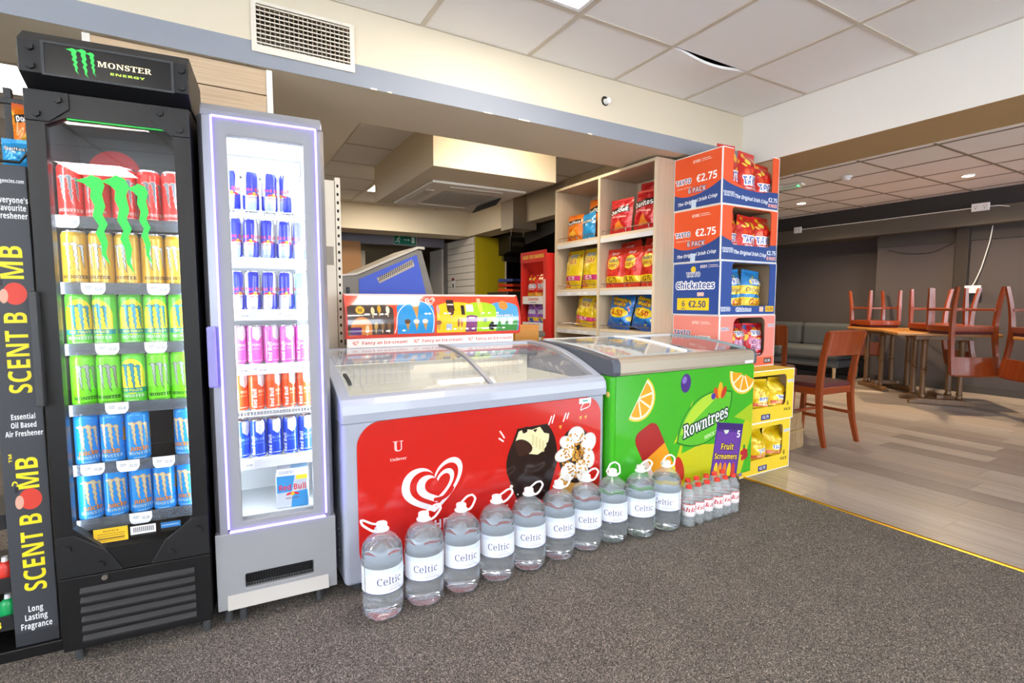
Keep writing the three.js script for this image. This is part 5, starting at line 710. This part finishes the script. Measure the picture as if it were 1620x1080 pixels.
function crispCase(name, label, x, y, z, turn, sideT, frontT, win, edge, openTop) {
  const c = thing(name, label, 'cardboard case', [x, y, z], turn), kraft = std(0xb59a78, .85), sM = printed(sideT, .5), fM = printed(frontT, .5), eM = std(edge, .6);
  // local: x 0..CW, y 0..CH, z 0 (front) .. -CD
  part(c, 'side_panel', [fit(new THREE.PlaneGeometry(CD, CH), -CD / 2, -CH / 2, CD / 2, CH / 2).rotateY(-Math.PI / 2).translate(-.0003, CH / 2, -CD / 2)], sM, 'printed side panel');
  part(c, 'carton_shell', [bb(0, 0, -CD, .004, CH, 0), bb(CW - .004, 0, -CD, CW, CH, 0), bb(.004, 0, -CD, CW - .004, .004, 0), bb(.004, 0, -CD, CW - .004, CH, -CD + .004), ...(openTop ? [bb(.004, CH - .004, -CD, CW - .004, CH, -CD + .12)] : [bb(.004, CH - .004, -CD, CW - .004, CH, 0)])], kraft);
  part(c, 'right_panel', bb(CW, 0, -CD, CW + .0008, CH, 0), eM);
  if (!openTop) part(c, 'top_flap', bb(0, CH, -CD, CW, CH + .0008, 0), eM);
  const s = new THREE.Shape(); s.moveTo(0, 0); s.lineTo(CW, 0); s.lineTo(CW, CH);
  if (openTop) { s.lineTo(CW - .07, CH); s.lineTo(CW - .07, win[1] + .03); s.quadraticCurveTo(CW * .55, win[1] - .02, .10, win[1] + .06); s.lineTo(.10, CH); s.lineTo(0, CH); } else { s.lineTo(0, CH); s.holes.push(rshape(win[0], win[1], win[2], win[3], win[4] || .025, new THREE.Path())); }
  part(c, 'front_panel', fit(ext(s, .004), 0, 0, CW, CH), fM, 'printed front with a cut-out window');
  return c;
}
{
  const X = 2.71, Z = -2.125, y0 = .668;
  const cases = [['crisp_case', 'pink crisp case, lowest of the tall stack on the yellow cases', pinkSide, pinkFront, [.13, .07, .46, .33, .05], 0xf08e80, 0, .018], ['crisp_case', 'all blue crisp case with yellow price block in the tall stack', chickSide, chickFront, [.11, .06, .50, .335], 0x2a4c96, 0, .01], ['crisp_case', 'orange and blue crisp case second from the top of the stack', crispSide, crispFront, [.10, .10, .50, .335], 0xf05a28, 0, .004], ['crisp_case', 'orange and blue crisp case with open top, uppermost of the stack', crispSide, crispFront, [.10, .09], 0xf05a28, 1, 0]];
  const bags = [['redPurple', 'red and purple crisp bag in the pink case'], ['blueChick', 'blue and yellow snack bag in the all blue case'], ['redSix', 'red crisp multipack in the second case from the top'], ['redSix', 'red crisp multipack sticking out of the uppermost case']];
  cases.forEach(([n, l, sT, fT, win, e, open, dx], i) => {
    const y = y0 + i * (CH + .0016); crispCase(n, l, X + dx, y, Z, 0, sT, fT, win, e, open);
    const big = i === 3;
    const spots = i === 0 ? [[.24, .02], [.42, -.04], [.34, .0]] : i === 1 ? [[.20, .1], [.375, -.14], [.45, -.4]] : i === 2 ? [[.14, .1], [.315, -.1], [.48, -.1]] : [[.14, .08], [.315, -.06], [.48, -.1]];
    spots.forEach(([bx, roll], k) => { const back = i === 0 && k === 2, sm = i === 1 && k === 2, h = big ? [.37, .35, .29][k] : [.27, .28, .29][i] - (back ? -.03 : 0);
      bag(bags[i][0], sm ? .17 : .18, sm ? .25 : h, .10, [X + dx + bx, y + .006, Z - (back || sm ? .17 : .062 + k * .004)], rr(-.12, .12), -.03, roll * .6, bags[i][1] + ', ' + ['by its printed side', i === 0 ? 'by its right edge' : 'in the middle', i === 0 ? 'behind two others' : 'by its right edge'][k], undefined, k + i); });
  });
  for (const j of [0, 1]) {
    const y = j * (CH * .962 + .0016); const c = crispCase('crisp_case', ['yellow crisp case on the floor beneath another yellow case', 'yellow crisp case between the floor case and the pink case'][j], 2.72 + (j ? .0 : -.005), y, -1.975, R(j ? -.5 : .6), yelSide, yelFront, [.02, .10, .49, .31, .03], 0xf4d02a, 0); c.scale.y = .962;
    for (let k = 0; k < 4; k++) bag('yellowSix', .175, k < 3 ? .23 : .25, .12, [2.72 + (k < 3 ? .115 + k * .178 : .30), y + .025, -1.975 - (k < 3 ? .07 : .19)], rr(-.15, .15), -.03, rr(-.12, .12), 'yellow crisp multipack in the ' + ['lower', 'upper'][j] + ' yellow case, ' + ['beside the green freezer', 'in the middle', 'by its right edge', 'behind the front three'][k], undefined, k + 2 * j);
  }
}
// ---------- air conditioner box, grille, fittings ----------
{
  const b = struct('bulkhead', rb(1.37, 2.075, -5.1, 2.44, 2.5, -3.52, .004), M.cream);
  const a = thing('air_conditioner', 'recessed ceiling cassette air conditioner with one flap hanging open', 'air conditioner', [1.95, 2.0745, -4.42]);
  part(a, 'fascia', [rb(-.44, -.022, -.52, .44, -.001, .52, .012)], M.white); const gr = part(a, 'intake_grille', rb(-.24, -.026, -.30, .24, -.02, .30, .004), std(0xb7aea2, .6)); for (let i = 0; i < 12; i++) part(gr, 'grille_slat', bb(-.235, -.0285, -.285 + i * .05, .235, -.026, -.27 + i * .05), std(0xa39a8e, .6));
  for (const [x0, z0, x1, z1] of [[-.40, -.25, -.32, .25], [-.25, .37, .25, .44], [-.25, -.44, .25, -.37]]) part(a, 'air_flap', rb(x0, -.029, z0, x1, -.022, z1, .003), std(0xd8cfc2, .5));
  part(a, 'open_flap', rb(-.005, 0, -.25, .005, -.085, .25, .003).rotateZ(-.7).translate(.33, -.024, 0), M.darkGrey, 'dark open flap');
}
{
  const g = thing('ventilation_grille', 'pale egg-crate ventilation grille set in the cream bulkhead', 'vent', [.155, 2.128, -2.4185]);
  const s = rshape(0, 0, .415, .205, .004); s.holes.push(rshape(.02, .03, .395, .192, .002, new THREE.Path()));
  part(g, 'frame', ext(s, .008, .001), std(0xe9e0d0, .6));
  for (let i = 0; i < 9; i++) part(g, 'slat', bb(.02, .038 + i * .018, .003, .395, .0425 + i * .018, .0068), std(0xefe6d6, .5)); for (let i = 0; i < 20; i++) part(g, 'vertical_vane', bb(.034 + i * .0185, .03, -.02, .0365 + i * .0185, .192, .003), std(0xb9a58e, .6));
  const c = thing('pipe_stub', 'short white capped pipe poking out of the cream bulkhead', 'pipe', [2.03, 2.28, -2.4195]); part(c, 'pipe', cyl(.016, .016, .03, 0, 0, 0, 18).rotateX(Math.PI / 2), M.whitePlastic); part(c, 'hole', new THREE.RingGeometry(.014, .028, 20).translate(-.006, .004, .0005), std(0x2a221a, .9));  // dark flat ring paints the shade of the gap round the pipe
  const n = solo('notice_card', [rb(-.022, -.045, 0, .022, .045, .002, .001, 1)], std(0xd8ceca, .7), 'small pale notice on the bulkhead above the top crisp case', 'notice', [3.17, 2.13, -2.4175]);
}
// ---------- wood clad panel above the fridges, shelving upright ----------
{
  const w = thing('wall_cladding', 'oak plank panel with white ends behind the two drinks fridges', 'panel', [-.394, 0, -2.432]);
  part(w, 'backing', bb(.0, 0, -.03, .624, 2.07, -.02), std(0x6a5642, .9)); let y = 2.07, i = 0; const hs = [.105, .075, .19, .19, .19, .19, .19, .19, .19, .19, .19, .17];
  for (const h of hs) { if (y - h < 0) break; const g = muv(rb(.022, y - h + .002, -.02, .60, y - .002, 0, .002, 1), 1.5); const u = g.attributes.uv; for (let k = 0; k < u.count; k++) { const a = u.getX(k); u.setXY(k, u.getY(k) * 1.0 + i * .31, a + i * .17); } part(w, 'plank', g, M.oak); y -= h; i++; }
  for (const x of [0, .600]) part(w, 'end_trim', rb(x, 0, -.03, x + .024, 2.07, .004, .002, 1), M.white, 'white end trim');
  const u = thing('shelf_upright', 'cream steel gondola shelving end with slotted post behind the silver fridge', 'shelving', [.30, 0, -2.76]);
  part(u, 'end_panel', [rb(-.25, 0, -.02, .235, 1.72, 0, .003, 1)], std(0xe6dcca, .6)); part(u, 'lower_recess', bb(.17, 1.29, .0, .222, 1.385, .0008), std(0x9a9184, .7));
  const po = part(u, 'slotted_post', [rb(.235, 0, -.022, .262, 1.735, .006, .002, 1)], std(0xe6dcca, .5)); for (let k = 0; k < 30; k++) part(po, 'slot', bb(.243, 1.70 - k * .042, .0055, .253, 1.685 - k * .042, .0066), std(0x2a2018, .9));  // slots are dark flat pieces, their shade painted onto the post
}
for (const [k, c, l, p, t] of [['orangeTri', 0, 'orange snack bag hanging behind the black drinks fridge', [-.60, 1.675, -2.62], .1], ['skyBlue', 0, 'blue snack bag hanging behind the dark display stand', [-.632, 1.60, -2.60], -.1]]) bag(k, .085, k === 'skyBlue' ? .09 : .15, .04, p, t, 0, 0, l, undefined, 11);
{ const h = thing('hanging_rail', 'grey rail carrying the snack bags behind the display stand', 'rail', [-.66, 0, -2.66]); part(h, 'post', [rb(-.012, 0, -.012, .012, 1.9, .012, .003)], M.darkGrey); part(h, 'crossbar', [rb(-.12, 1.84, .0, .10, 1.86, .02, .003)], M.darkGrey); part(h, 'base_plate', rb(-.15, 0, -.15, .15, .012, .12, .003), M.darkGrey); }
// ---------- counter, till machine and things behind the red freezer ----------
{
  const c = thing('counter', 'white service counter behind the red freezer', 'counter', [.58, 0, -2.95]); part(c, 'body', [rb(0, 0, -.62, 1.35, .86, 0, .004)], M.white); part(c, 'worktop', rb(-.02, .86, -.64, 1.37, .895, .02, .006), std(0x6a6258, .5)); 
  const m = thing('serving_machine', 'blue sided sloping machine with grey edges standing on the counter', 'machine', [.62, .896, -3.05]);
  const side = [[.0, 0], [.0, .352], [.085, .36], [.455, .525], [.485, .52], [.63, 0]];
  part(m, 'body', ext(shapeOf(side), .46, .004).translate(0, 0, -.46), std(0x7d766c, .5)); part(m, 'side_panel', ext(shapeOf([[.095, .012], [.095, .338], [.45, .495], [.565, .012]]), .004).translate(0, 0, 0), std(0x2f4fc4, .45), 'bright blue side panel');
  part(m, 'top_edge', [ext(shapeOf([[0, .352], [.085, .362], [.46, .532], [.50, .53], [.50, .545], [.45, .545], [.08, .374], [0, .364]]), .47).translate(0, 0, -.463)], std(0xc9beac, .4));
  const v = part(m, 'vent_strip', ext(shapeOf([[.20, .345], [.215, .315], [.435, .425], [.42, .465]]), .002).translate(0, 0, .0035), std(0xb9ad9c, .5)); for (let i = 0; i < 16; i++) for (let j = 0; j < 3; j++) part(v, 'vent_hole_shade', new THREE.CircleGeometry(.0045, 6).translate(.216 + i * .0132 + j * .002, .336 + i * .0068 + j * .0105 - .004, .006), std(0x1c1a18, .9));  // vent openings are dark discs, shade painted on, nothing cut through
  part(m, 'switch', rb(.022, .20, .0, .04, .29, .006, .003), M.blackPlastic); solo('power_cable', tube([[.657, 1.10, -3.03], [.62, 1.02, -3.02], [.58, .95, -2.99], [.56, .90, -2.985]], .004, 24, 6), M.blackPlastic, 'black power cable hanging from the blue machine', 'cable');
  const d = thing('dispenser_bottle', 'small blue plastic bottle on the counter right of the machine', 'bottle', [1.34, .896, -3.2]); part(d, 'bottle', lathe([[.0001, 0], [.03, 0], [.032, .01], [.032, .15], [.02, .18], [.014, .19]], 20), phy(0x2a9ad8, .25)); part(d, 'cap', cyl(.016, .016, .03, 0, .19, 0, 14), std(0x2a9ad8, .4));
}
{ // far passage: exit sign, locker, slatted wall, yellow panel, open sign, kitchen
  const exT = canvasTex(512, 224, (x, w, h) => { x.fillStyle = '#0d7a5e'; x.fillRect(0, 0, w, h); x.strokeStyle = '#dfeee8'; x.lineWidth = 10; x.strokeRect(6, 6, w - 12, h - 12); x.fillStyle = '#dff2ea'; x.fillRect(400, 48, 70, 130); x.fillRect(220, 104, 110, 16); x.beginPath(); x.moveTo(330, 84); x.lineTo(368, 112); x.lineTo(330, 140); x.fill(); x.beginPath(); x.arc(128, 60, 16, 0, 7); x.fill(); x.lineWidth = 18; x.strokeStyle = '#dff2ea'; x.lineCap = 'round'; for (const q of [[[112, 84], [98, 128]], [[112, 88], [148, 104]], [[108, 90], [76, 98]], [[98, 128], [132, 150], [120, 184]], [[98, 128], [74, 156], [44, 160]]]) { x.beginPath(); q.forEach((p, i) => i ? x.lineTo(...p) : x.moveTo(...p)); x.stroke(); } });
  const e = thing('exit_sign', 'green running figure exit sign on the passage beam', 'sign', [2.43, 2.01, -8.015]); part(e, 'sign_face', fit(rb(0, 0, 0, .38, .166, .012, .002, 1), 0, 0, .38, .166), printed(exT, .4)); part(e, 'mount', bb(.02, .02, -.006, .36, .14, 0), M.white);
  const l = thing('locker', 'plain oak door panel standing in the far passage', 'cabinet', [1.50, 0, -7.6]); part(l, 'panel', ext(rshape(0, 0, .32, 1.98, .03), .4).translate(0, 0, -.4), std(0xb98450, .5)); part(l, 'side_frame', rb(.325, 0, -.2, .41, 1.86, -.12, .004), std(0xb8ae9e, .6));
  const s = struct('wall_slatted', bb(3.3, 0, -8.02, 3.36, 2.07, -6.84), std(0x8d8a84, .8)); for (let i = 0; i < 20; i++) part(s, 'slat_board', rb(3.285, i * .103 + .004, -7.85, 3.302, i * .103 + .099, -6.85, .003, 1), M.white);
  const dr = struct('door_1', rb(3.26, 0, -8.6, 3.30, 1.98, -8.05, .004), std(0xcfcac2, .6)); part(dr, 'handle', rb(3.235, .95, -8.12, 3.26, .99, -8.10, .004), M.chrome);
  const sw = thing('wall_switch', 'small white switch plate with red top on the slatted wall', 'switch', [3.278, 1.42, -7.6]); part(sw, 'plate', rb(-.004, -.12, -.06, .006, .06, .06, .003), M.whitePlastic); part(sw, 'red_plate', rb(-.008, .02, -.05, -.003, .06, .05, .002), std(0x8a2a24, .5)); part(sw, 'rocker', rb(-.01, -.09, -.02, -.003, -.03, .02, .002), M.darkGrey);
  const y = struct('wall_yellow', rb(3.30, 0, -6.9, 3.80, 2.06, -6.82, .004), std(0xc9b414, .55)); part(y, 'edge_trim', rb(3.795, 0, -6.9, 3.82, 2.06, -6.815, .003), M.white);
  const o = thing('open_sign', 'unlit black LED open sign hanging from the canopy', 'sign', [3.19, 1.73, -5.62]); const oT = canvasTex(256, 192, (x, w, h) => { x.fillStyle = '#17140f'; x.fillRect(0, 0, w, h); T(x, 'OPEN', w / 2, h / 2, 74, '#6f6a52'); x.strokeStyle = '#6f6a52'; x.setLineDash([6, 8]); x.lineWidth = 5; x.strokeRect(14, 14, w - 28, h - 28); }); part(o, 'sign_board', fit(rb(0, 0, 0, .22, .19, .02, .003, 1), 0, 0, .22, .19), printed(oT, .4)); for (const x of [.02, .2]) part(o, 'chain', rod([x, .19, .01], [x, .30, .01], .002), M.steel);
  const hd = thing('extractor_canopy', 'black extractor canopy over the kitchen opening', 'canopy', [3.62, 0, -6.2]); part(hd, 'canopy_shell', [prof([[-.5, 1.78], [.9, 1.95], [1.5, 2.1], [1.5, 2.115], [-.5, 2.115]], 0, 1.2)], std(0x131113, .4)); part(hd, 'filter_plate', bb(.05, 1.70, -.5, 1.15, 1.78, -.44), M.steel);
  const cab = thing('steel_cabinet', 'stainless steel kitchen cabinet behind the menu board', 'cabinet', [3.35, 0, -5.95]); part(cab, 'cabinet_body', rb(0, .04, -.6, .62, 1.24, 0, .006), M.steel); part(cab, 'cabinet_door', rb(.02, .1, .0, .30, 1.18, .012, .003), M.steel); part(cab, 'plinth', bb(.02, 0, -.58, .6, .04, -.03), M.blackPlastic);
  const ht = thing('tray_stack', 'orange red trays stacked on the steel cabinet', 'tray', [3.5, 1.242, -6.3]); for (let i = 0; i < 3; i++) part(ht, 'tray', prof([[-.2, i * .07], [.22, i * .07 - .0], [.22, i * .07 + .035], [-.2, i * .07 + .05]], 0, .42, .006), std([0xd8481c, 0xb8321c, 0x3a4a8a][i], .4));
  const wd = thing('wooden_block', 'plain orange wood cabinet below the end of the menu board', 'cabinet', [1.60, 0, -2.78]); part(wd, 'carcass', rb(0, .03, -.14, .20, .95, 0, .004), std(0xc8862e, .5)); part(wd, 'plinth', bb(.01, 0, -.13, .19, .03, -.01), M.darkGrey); part(wd, 'door_panel', rb(.012, .06, 0, .188, .93, .012, .003), std(0xc8862e, .5));
}
// ---------- seating room ----------
const chairParts = (() => {
  const seatT = dataTex(128, (i, j) => { const a = (i + j) % 12 < 5 && (i - j + 240) % 12 < 7; return a ? [118, 44, 44] : [70, 24, 28]; }, { rep: [6, 6] });
  const backCurve = (s, a, b) => { const pts = [[s * .205, 0, -.255], [s * .2, .2, -.212], [s * .195, .42, -.195], [s * .2, .65, -.215], [s * .215, .87, -.262]]; return pts; };
  const sweep = (pts, w, d) => { const c = new THREE.CatmullRomCurve3(pts.map(p => V(...p))), n = 14, P = [], I = [], U = []; for (let i = 0; i <= n; i++) { const p = c.getPoint(i / n), k = i / n < .5 ? .72 + .56 * (i / n) : 1.0 - .3 * (i / n - .5); for (const [a, b] of [[-1, -1], [1, -1], [1, 1], [-1, 1]]) { P.push(p.x + a * w * k / 2, p.y, p.z + b * d * k / 2); U.push((a + b) * .04 + p.x, p.y); } } for (let i = 0; i < n; i++) for (let k = 0; k < 4; k++) { const a = i * 4 + k, b = i * 4 + (k + 1) % 4, e = a + 4, f = b + 4; I.push(a, e, b, b, e, f); } I.push(0, 1, 2, 0, 2, 3); const o = n * 4; I.push(o, o + 2, o + 1, o, o + 3, o + 2); const g = new THREE.BufferGeometry(); g.setAttribute('position', new THREE.Float32BufferAttribute(P, 3)); g.setAttribute('uv', new THREE.Float32BufferAttribute(U, 2)); g.setIndex(I); const q = g.toNonIndexed(); q.computeVertexNormals(); return q; };
  const seatShape = (w0, w1, d, r) => { const s = new THREE.Shape(); s.moveTo(-w0 / 2, -d / 2); s.lineTo(w0 / 2, -d / 2); s.bezierCurveTo(w1 / 2 + .01, -d * .1, w1 / 2 + .01, d * .3, w1 / 2 - r, d / 2 - .01); s.quadraticCurveTo(0, d / 2 + .035, -w1 / 2 + r, d / 2 - .01); s.bezierCurveTo(-w1 / 2 - .01, d * .3, -w1 / 2 - .01, -d * .1, -w0 / 2, -d / 2); return s; };
  const back = (() => { const n = 12, P = [], I = [], U = []; for (let i = 0; i <= n; i++) { const t = i / n * 2 - 1, z = -.228 - .03 * (1 - t * t); for (const [y, dz] of [[.695, .014], [.695, -.010], [.87, -.044], [.885, -.034], [.87, -.016]]) { P.push(t * .222, y + (y > .8 ? .004 * (1 - t * t) : 0), z + dz); U.push(t * .2 + .3, y); } } for (let i = 0; i < n; i++) for (let k = 0; k < 5; k++) { const a = i * 5 + k, b = i * 5 + (k + 1) % 5, e = a + 5, f = b + 5; I.push(a, b, e, b, f, e); } for (const o of [0, n * 5]) { const f = o ? 1 : -1; I.push(...(f > 0 ? [o, o + 1, o + 2, o, o + 2, o + 3, o, o + 3, o + 4] : [o, o + 2, o + 1, o, o + 3, o + 2, o, o + 4, o + 3])); } const g = new THREE.BufferGeometry(); g.setAttribute('position', new THREE.Float32BufferAttribute(P, 3)); g.setAttribute('uv', new THREE.Float32BufferAttribute(U, 2)); g.setIndex(I); const q = g.toNonIndexed(); q.computeVertexNormals(); return q; })();
  return { seat: ext(seatShape(.37, .43, .40, .05), .05, .012).rotateX(Math.PI / 2).scale(1, 1, 1).translate(0, .475, .005), frame: muv(ext(seatShape(.40, .455, .425, .05), .055, .004).rotateX(Math.PI / 2).translate(0, .445, .005), 2), seatM: std(0xffffff, .8, { map: seatT }), backLeg: s => sweep(backCurve(s), .036, .042), frontLeg: s => sweep([[s * .175, 0, .185], [s * .175, .2, .18], [s * .18, .40, .175]], .036, .036), back };
})();
function makeChair(label, group) {
  const c = thing('dining_chair', label, 'chair', [0, 0, 0], 0, group), W = M.chairWood;
  part(c, 'seat', chairParts.seat, chairParts.seatM, 'burgundy patterned seat pad'); part(c, 'seat_frame', chairParts.frame, W); part(c, 'backrest', chairParts.back, W);
  for (const s of [-1, 1]) { part(c, 'leg', chairParts.frontLeg(s), W); part(c, 'leg', chairParts.backLeg(s), W); part(c, 'stretcher', muv(rb(s * .185 - .009, .215, -.205, s * .185 + .009, .24, .175, .005), 2), W); }
  part(c, 'stretcher', muv(rb(-.18, .22, .0, .18, .242, .018, .005), 2), W); return c;
}
const ch0 = makeChair('red brown wooden chair with burgundy seat standing upright beside the brown block'); ch0.position.set(4.145, .0005, -2.335); ch0.rotation.y = R(180 - 4);
dup(ch0, [4.72, .0005, -3.08], R(75), 'red brown wooden chair half hidden behind the stacked crisp cases');
// tables along d = (-.6, .8), e = (.8, .6)
const d2 = [-.6, .8], e2 = [.8, .6], tw = (c, a, b) => [c[0] + a * d2[0] + b * e2[0], c[1] + a * d2[1] + b * e2[1]];
const colG = lathe([[.0001, 0], [.032, 0], [.032, .03], [.022, .04], [.03, .055], [.026, .075], [.027, .2], [.025, .29], [.034, .30], [.034, .31], [.022, .318], [.034, .326], [.034, .336], [.025, .346], [.028, .44], [.026, .56], [.031, .575], [.022, .588], [.032, .60], [.032, .64], [.0001, .64]], 14);
function makeTable(label) {
  const t = thing('pub_table', label, 'table', [0, 0, 0], 0); // local x = along d, z = along e
  part(t, 'tabletop', muv(rb(-.44, .74, -.27, .44, .77, .27, .008), 1.4), M.tableTop, 'golden wood top');
  for (const s of [-1, 1]) { part(t, 'foot_bar', muv(prof([[-.28, 0], [.28, 0], [.28, .03], [.2, .06], [-.2, .06], [-.28, .03]], -.035, .035, .006).rotateY(Math.PI / 2).translate(0, 0, s * .15), 2), M.turned); for (const k of [-1, 1]) { const c = part(t, 'turned_column', colG, M.turned); c.position.set(k * .16, .058, s * .15); } part(t, 'bearer', muv(rb(-.25, .695, s * .15 - .03, .25, .74, s * .15 + .03, .005), 2), M.turned); }
  part(t, 'stretcher', muv(rb(-.03, .06, -.15, .03, .10, .15, .005), 2), M.turned); return t;
}
const thetaD = Math.atan2(-d2[1], d2[0]);   // local x -> d
const tc1 = [7.34, -3.2], tc2 = tw(tc1, .9, 0), tc3 = [6.6, -1.3];
const tb1 = makeTable('wooden pub table with one upturned chair, nearest the grey sofa'); tb1.position.set(tc1[0], 0.0005, tc1[1]); tb1.rotation.y = thetaD;
dup(tb1, [tc2[0], .0005, tc2[1]], thetaD, 'wooden pub table between the other two, chair back hanging off its end'); dup(tb1, [tc3[0], .0005, tc3[1]], thetaD, 'wooden pub table farthest from the grey sofa, carrying upturned chairs');
function upturned(cx, cz, bx, bz, label) { // seat on the table, backrest hanging towards (bx, bz)
  const c = dup(ch0, [cx, .772 + .476, cz], 0, label, undefined); delete c.userData.group; c.rotation.set(0, Math.atan2(-bx, -bz), Math.PI, 'YXZ'); return c;
}
{ const put = (tc, a, b, ba, bb2, label) => { const p = tw(tc, a, b), q = tw([0, 0], ba, bb2); upturned(p[0], p[1], q[0], q[1], label); };
  put(tc1, -.285, 0, -1, 0, 'upturned wooden chair alone on the table near the sofa'); put(tc2, .285, 0, 1, 0, 'upturned wooden chair with backrest hanging off the middle table end'); put(tc2, -.2, .115, 0, 1, 'upturned wooden chair behind another on the middle table'); put(tc3, .25, -.115, 0, -1, 'upturned wooden chair at the outer end of the farthest table'); put(tc3, -.25, -.115, 0, -1, 'upturned wooden chair at the inner end of the farthest table'); }
{ // sofa
  const fab = std(0x4d5359, .9, { bumpScale: .001 }), s = thing('sofa', 'dark grey fabric sofa with pale wooden legs against the dark wall', 'sofa', [7.42, 0, -4.66]);
  part(s, 'base', rb(.03, .17, -.82, .76, .28, .82, .03, 3), fab); for (const k of [-1, 1]) { part(s, 'seat_cushion', rb(.0, .28, k * .41 - .405, .60, .45, k * .41 + .405, .05, 4), fab); part(s, 'back_cushion', rb(.50, .42, k * .41 - .40, .68, .78, k * .41 + .40, .06, 4).translate(0, 0, 0), fab); }
  part(s, 'back_frame', rb(.66, .2, -.82, .77, .74, .82, .03, 3), fab);
  for (const x of [.09, .68]) for (const z of [-.74, .74]) part(s, 'leg', cyl(.016, .026, .172, x, 0, z, 14), std(0xd8bd92, .5), 'pale tapered wooden leg');
}
{ // brown block by the crisp cases
  const g = new THREE.BoxGeometry(.36, .27, .34, 10, 8, 10), p = g.attributes.position; for (let i = 0; i < p.count; i++) { const x = p.getX(i), y = p.getY(i), z = p.getZ(i), k = 1 + .05 * fbm(x * 9, y * 9, z * 9); p.setXYZ(i, x * k, y > .13 || y < -.13 ? y : y * k, z * k); } const q = mergeVertices(g); q.computeVertexNormals(); const tx = woodTex('#9a7a4e', '#5a4020', 55, 60); 
  const b = thing('wrapped_block', 'crumpled brown wrapped block on the floor beside the yellow cases', 'package', [3.62, .137, -2.35], R(4)); part(b, 'wrapping', g, std(0xffffff, .6, { map: tx })); g.computeVertexNormals(); part(b, 'tape_band', rb(-.185, -.01, -.005, .187, .01, .179, .003), std(0xa8895a, .4));
}
// wall sockets, cable, lights, detector
function socket(name, label, p, w) { const s = thing(name, label, 'socket', p); part(s, 'face_plate', rb(-.03, -.045, -w / 2, 0, .045, w / 2, .004), M.whitePlastic); for (const k of [-1, 1]) part(s, 'outlet', [bb(-.0312, -.02, k * w / 4 - .004, -.03, -.008, k * w / 4 + .004), bb(-.0312, .008, k * w / 4 - .016, -.03, .014, k * w / 4 - .006), bb(-.0312, .008, k * w / 4 + .006, -.03, .014, k * w / 4 + .016)], M.darkGrey); return s; }
socket('double_socket', 'white double socket on the dark boxed ledge where the cable ends', [7.74, 2.2, -2.50], .16); socket('double_socket', 'white double socket on the wall above the upturned chairs', [7.83, 1.25, -2.55], .15); socket('junction_box', 'small white box at the far end of the surface cable', [7.74, 2.195, -4.66], .11).userData.category = 'junction box';
solo('surface_cable', tube([[7.735, 2.2, -4.6], [7.735, 2.2, -4.2], [7.735, 2.197, -3.6], [7.735, 2.2, -3.0], [7.735, 2.2, -2.58]], .006, 40, 6), M.whitePlastic, 'white cable clipped along the dark ledge between two boxes', 'cable');
solo('drop_cable', tube([[7.86, 1.99, -2.42], [7.86, 1.8, -2.44], [7.86, 1.5, -2.5], [7.85, 1.33, -2.55], [7.84, 1.29, -2.57]], .005, 30, 6), M.whitePlastic, 'white cable dangling down to the socket over the chairs', 'cable');
solo('cable_tail', tube([[7.735, 2.2, -2.42], [7.735, 2.195, -2.34], [7.735, 2.17, -2.25]], .005, 16, 6), M.whitePlastic, 'short white cable leaving the ledge socket', 'cable');
solo('string_lights', tube([[7.88, 1.80, -3.5], [7.885, 1.73, -3.25], [7.885, 1.73, -3.0], [7.88, 1.83, -2.78]], .003, 40, 5), M.blackMetal, 'thin dark string of wire draped across the dark wall', 'cable');
for (const [i, [x, z]] of [[6.83, -2.33], [6.80, -4.07]].entries()) {
  const t = thing('downlight', ['lit round downlight above the upturned chairs', 'lit round downlight nearer the crisp cases, over the sofa end'][i], 'light', [x, CEIL, z]);
  part(t, 'trim_ring', new THREE.TorusGeometry(.055, .008, 8, 28).rotateX(Math.PI / 2), M.whitePlastic); part(t, 'lamp_face', cyl(.05, .05, .004, 0, -.006, 0, 24), new THREE.MeshStandardMaterial({ color: 0xffffff, emissive: 0xffe2b8, emissiveIntensity: 14 }));
  const L = new THREE.SpotLight(0xffe0b4, DOWN, 0, R(75), .6, 2); L.position.set(0, -.02, 0); L.target.position.set(0, -1, 0); L.castShadow = true; L.shadow.radius = 2.5; t.add(L); t.add(L.target);
}
{ const s = thing('smoke_detector', 'round white smoke detector on the seating room ceiling', 'detector', [5.76, CEIL, -2.98]); part(s, 'base', cyl(.055, .055, .015, 0, -.015, 0, 24), M.whitePlastic); part(s, 'sensor_head', cyl(.032, .045, .03, 0, -.045, 0, 24), M.whitePlastic); 
  const e = thing('emergency_light', 'small ceiling emergency light with green glow behind the top crisp case', 'light', [5.62, CEIL, -3.5], .2); part(e, 'housing', rb(-.06, -.03, -.14, .06, 0, .14, .008), M.white); part(e, 'lens', rb(-.04, -.05, -.11, .04, -.03, .11, .01), std(0xd8e8d8, .3)); part(e, 'indicator', new THREE.SphereGeometry(.008, 10, 8).translate(-.05, -.034, .1), std(0x30e070, .4, { emissive: 0x30e070, emissiveIntensity: 4 }), 'green indicator lamp'); }
scene.traverse(o => { if (o.isMesh) { o.castShadow = true; o.receiveShadow = true; } });
renderer.render(scene, camera);
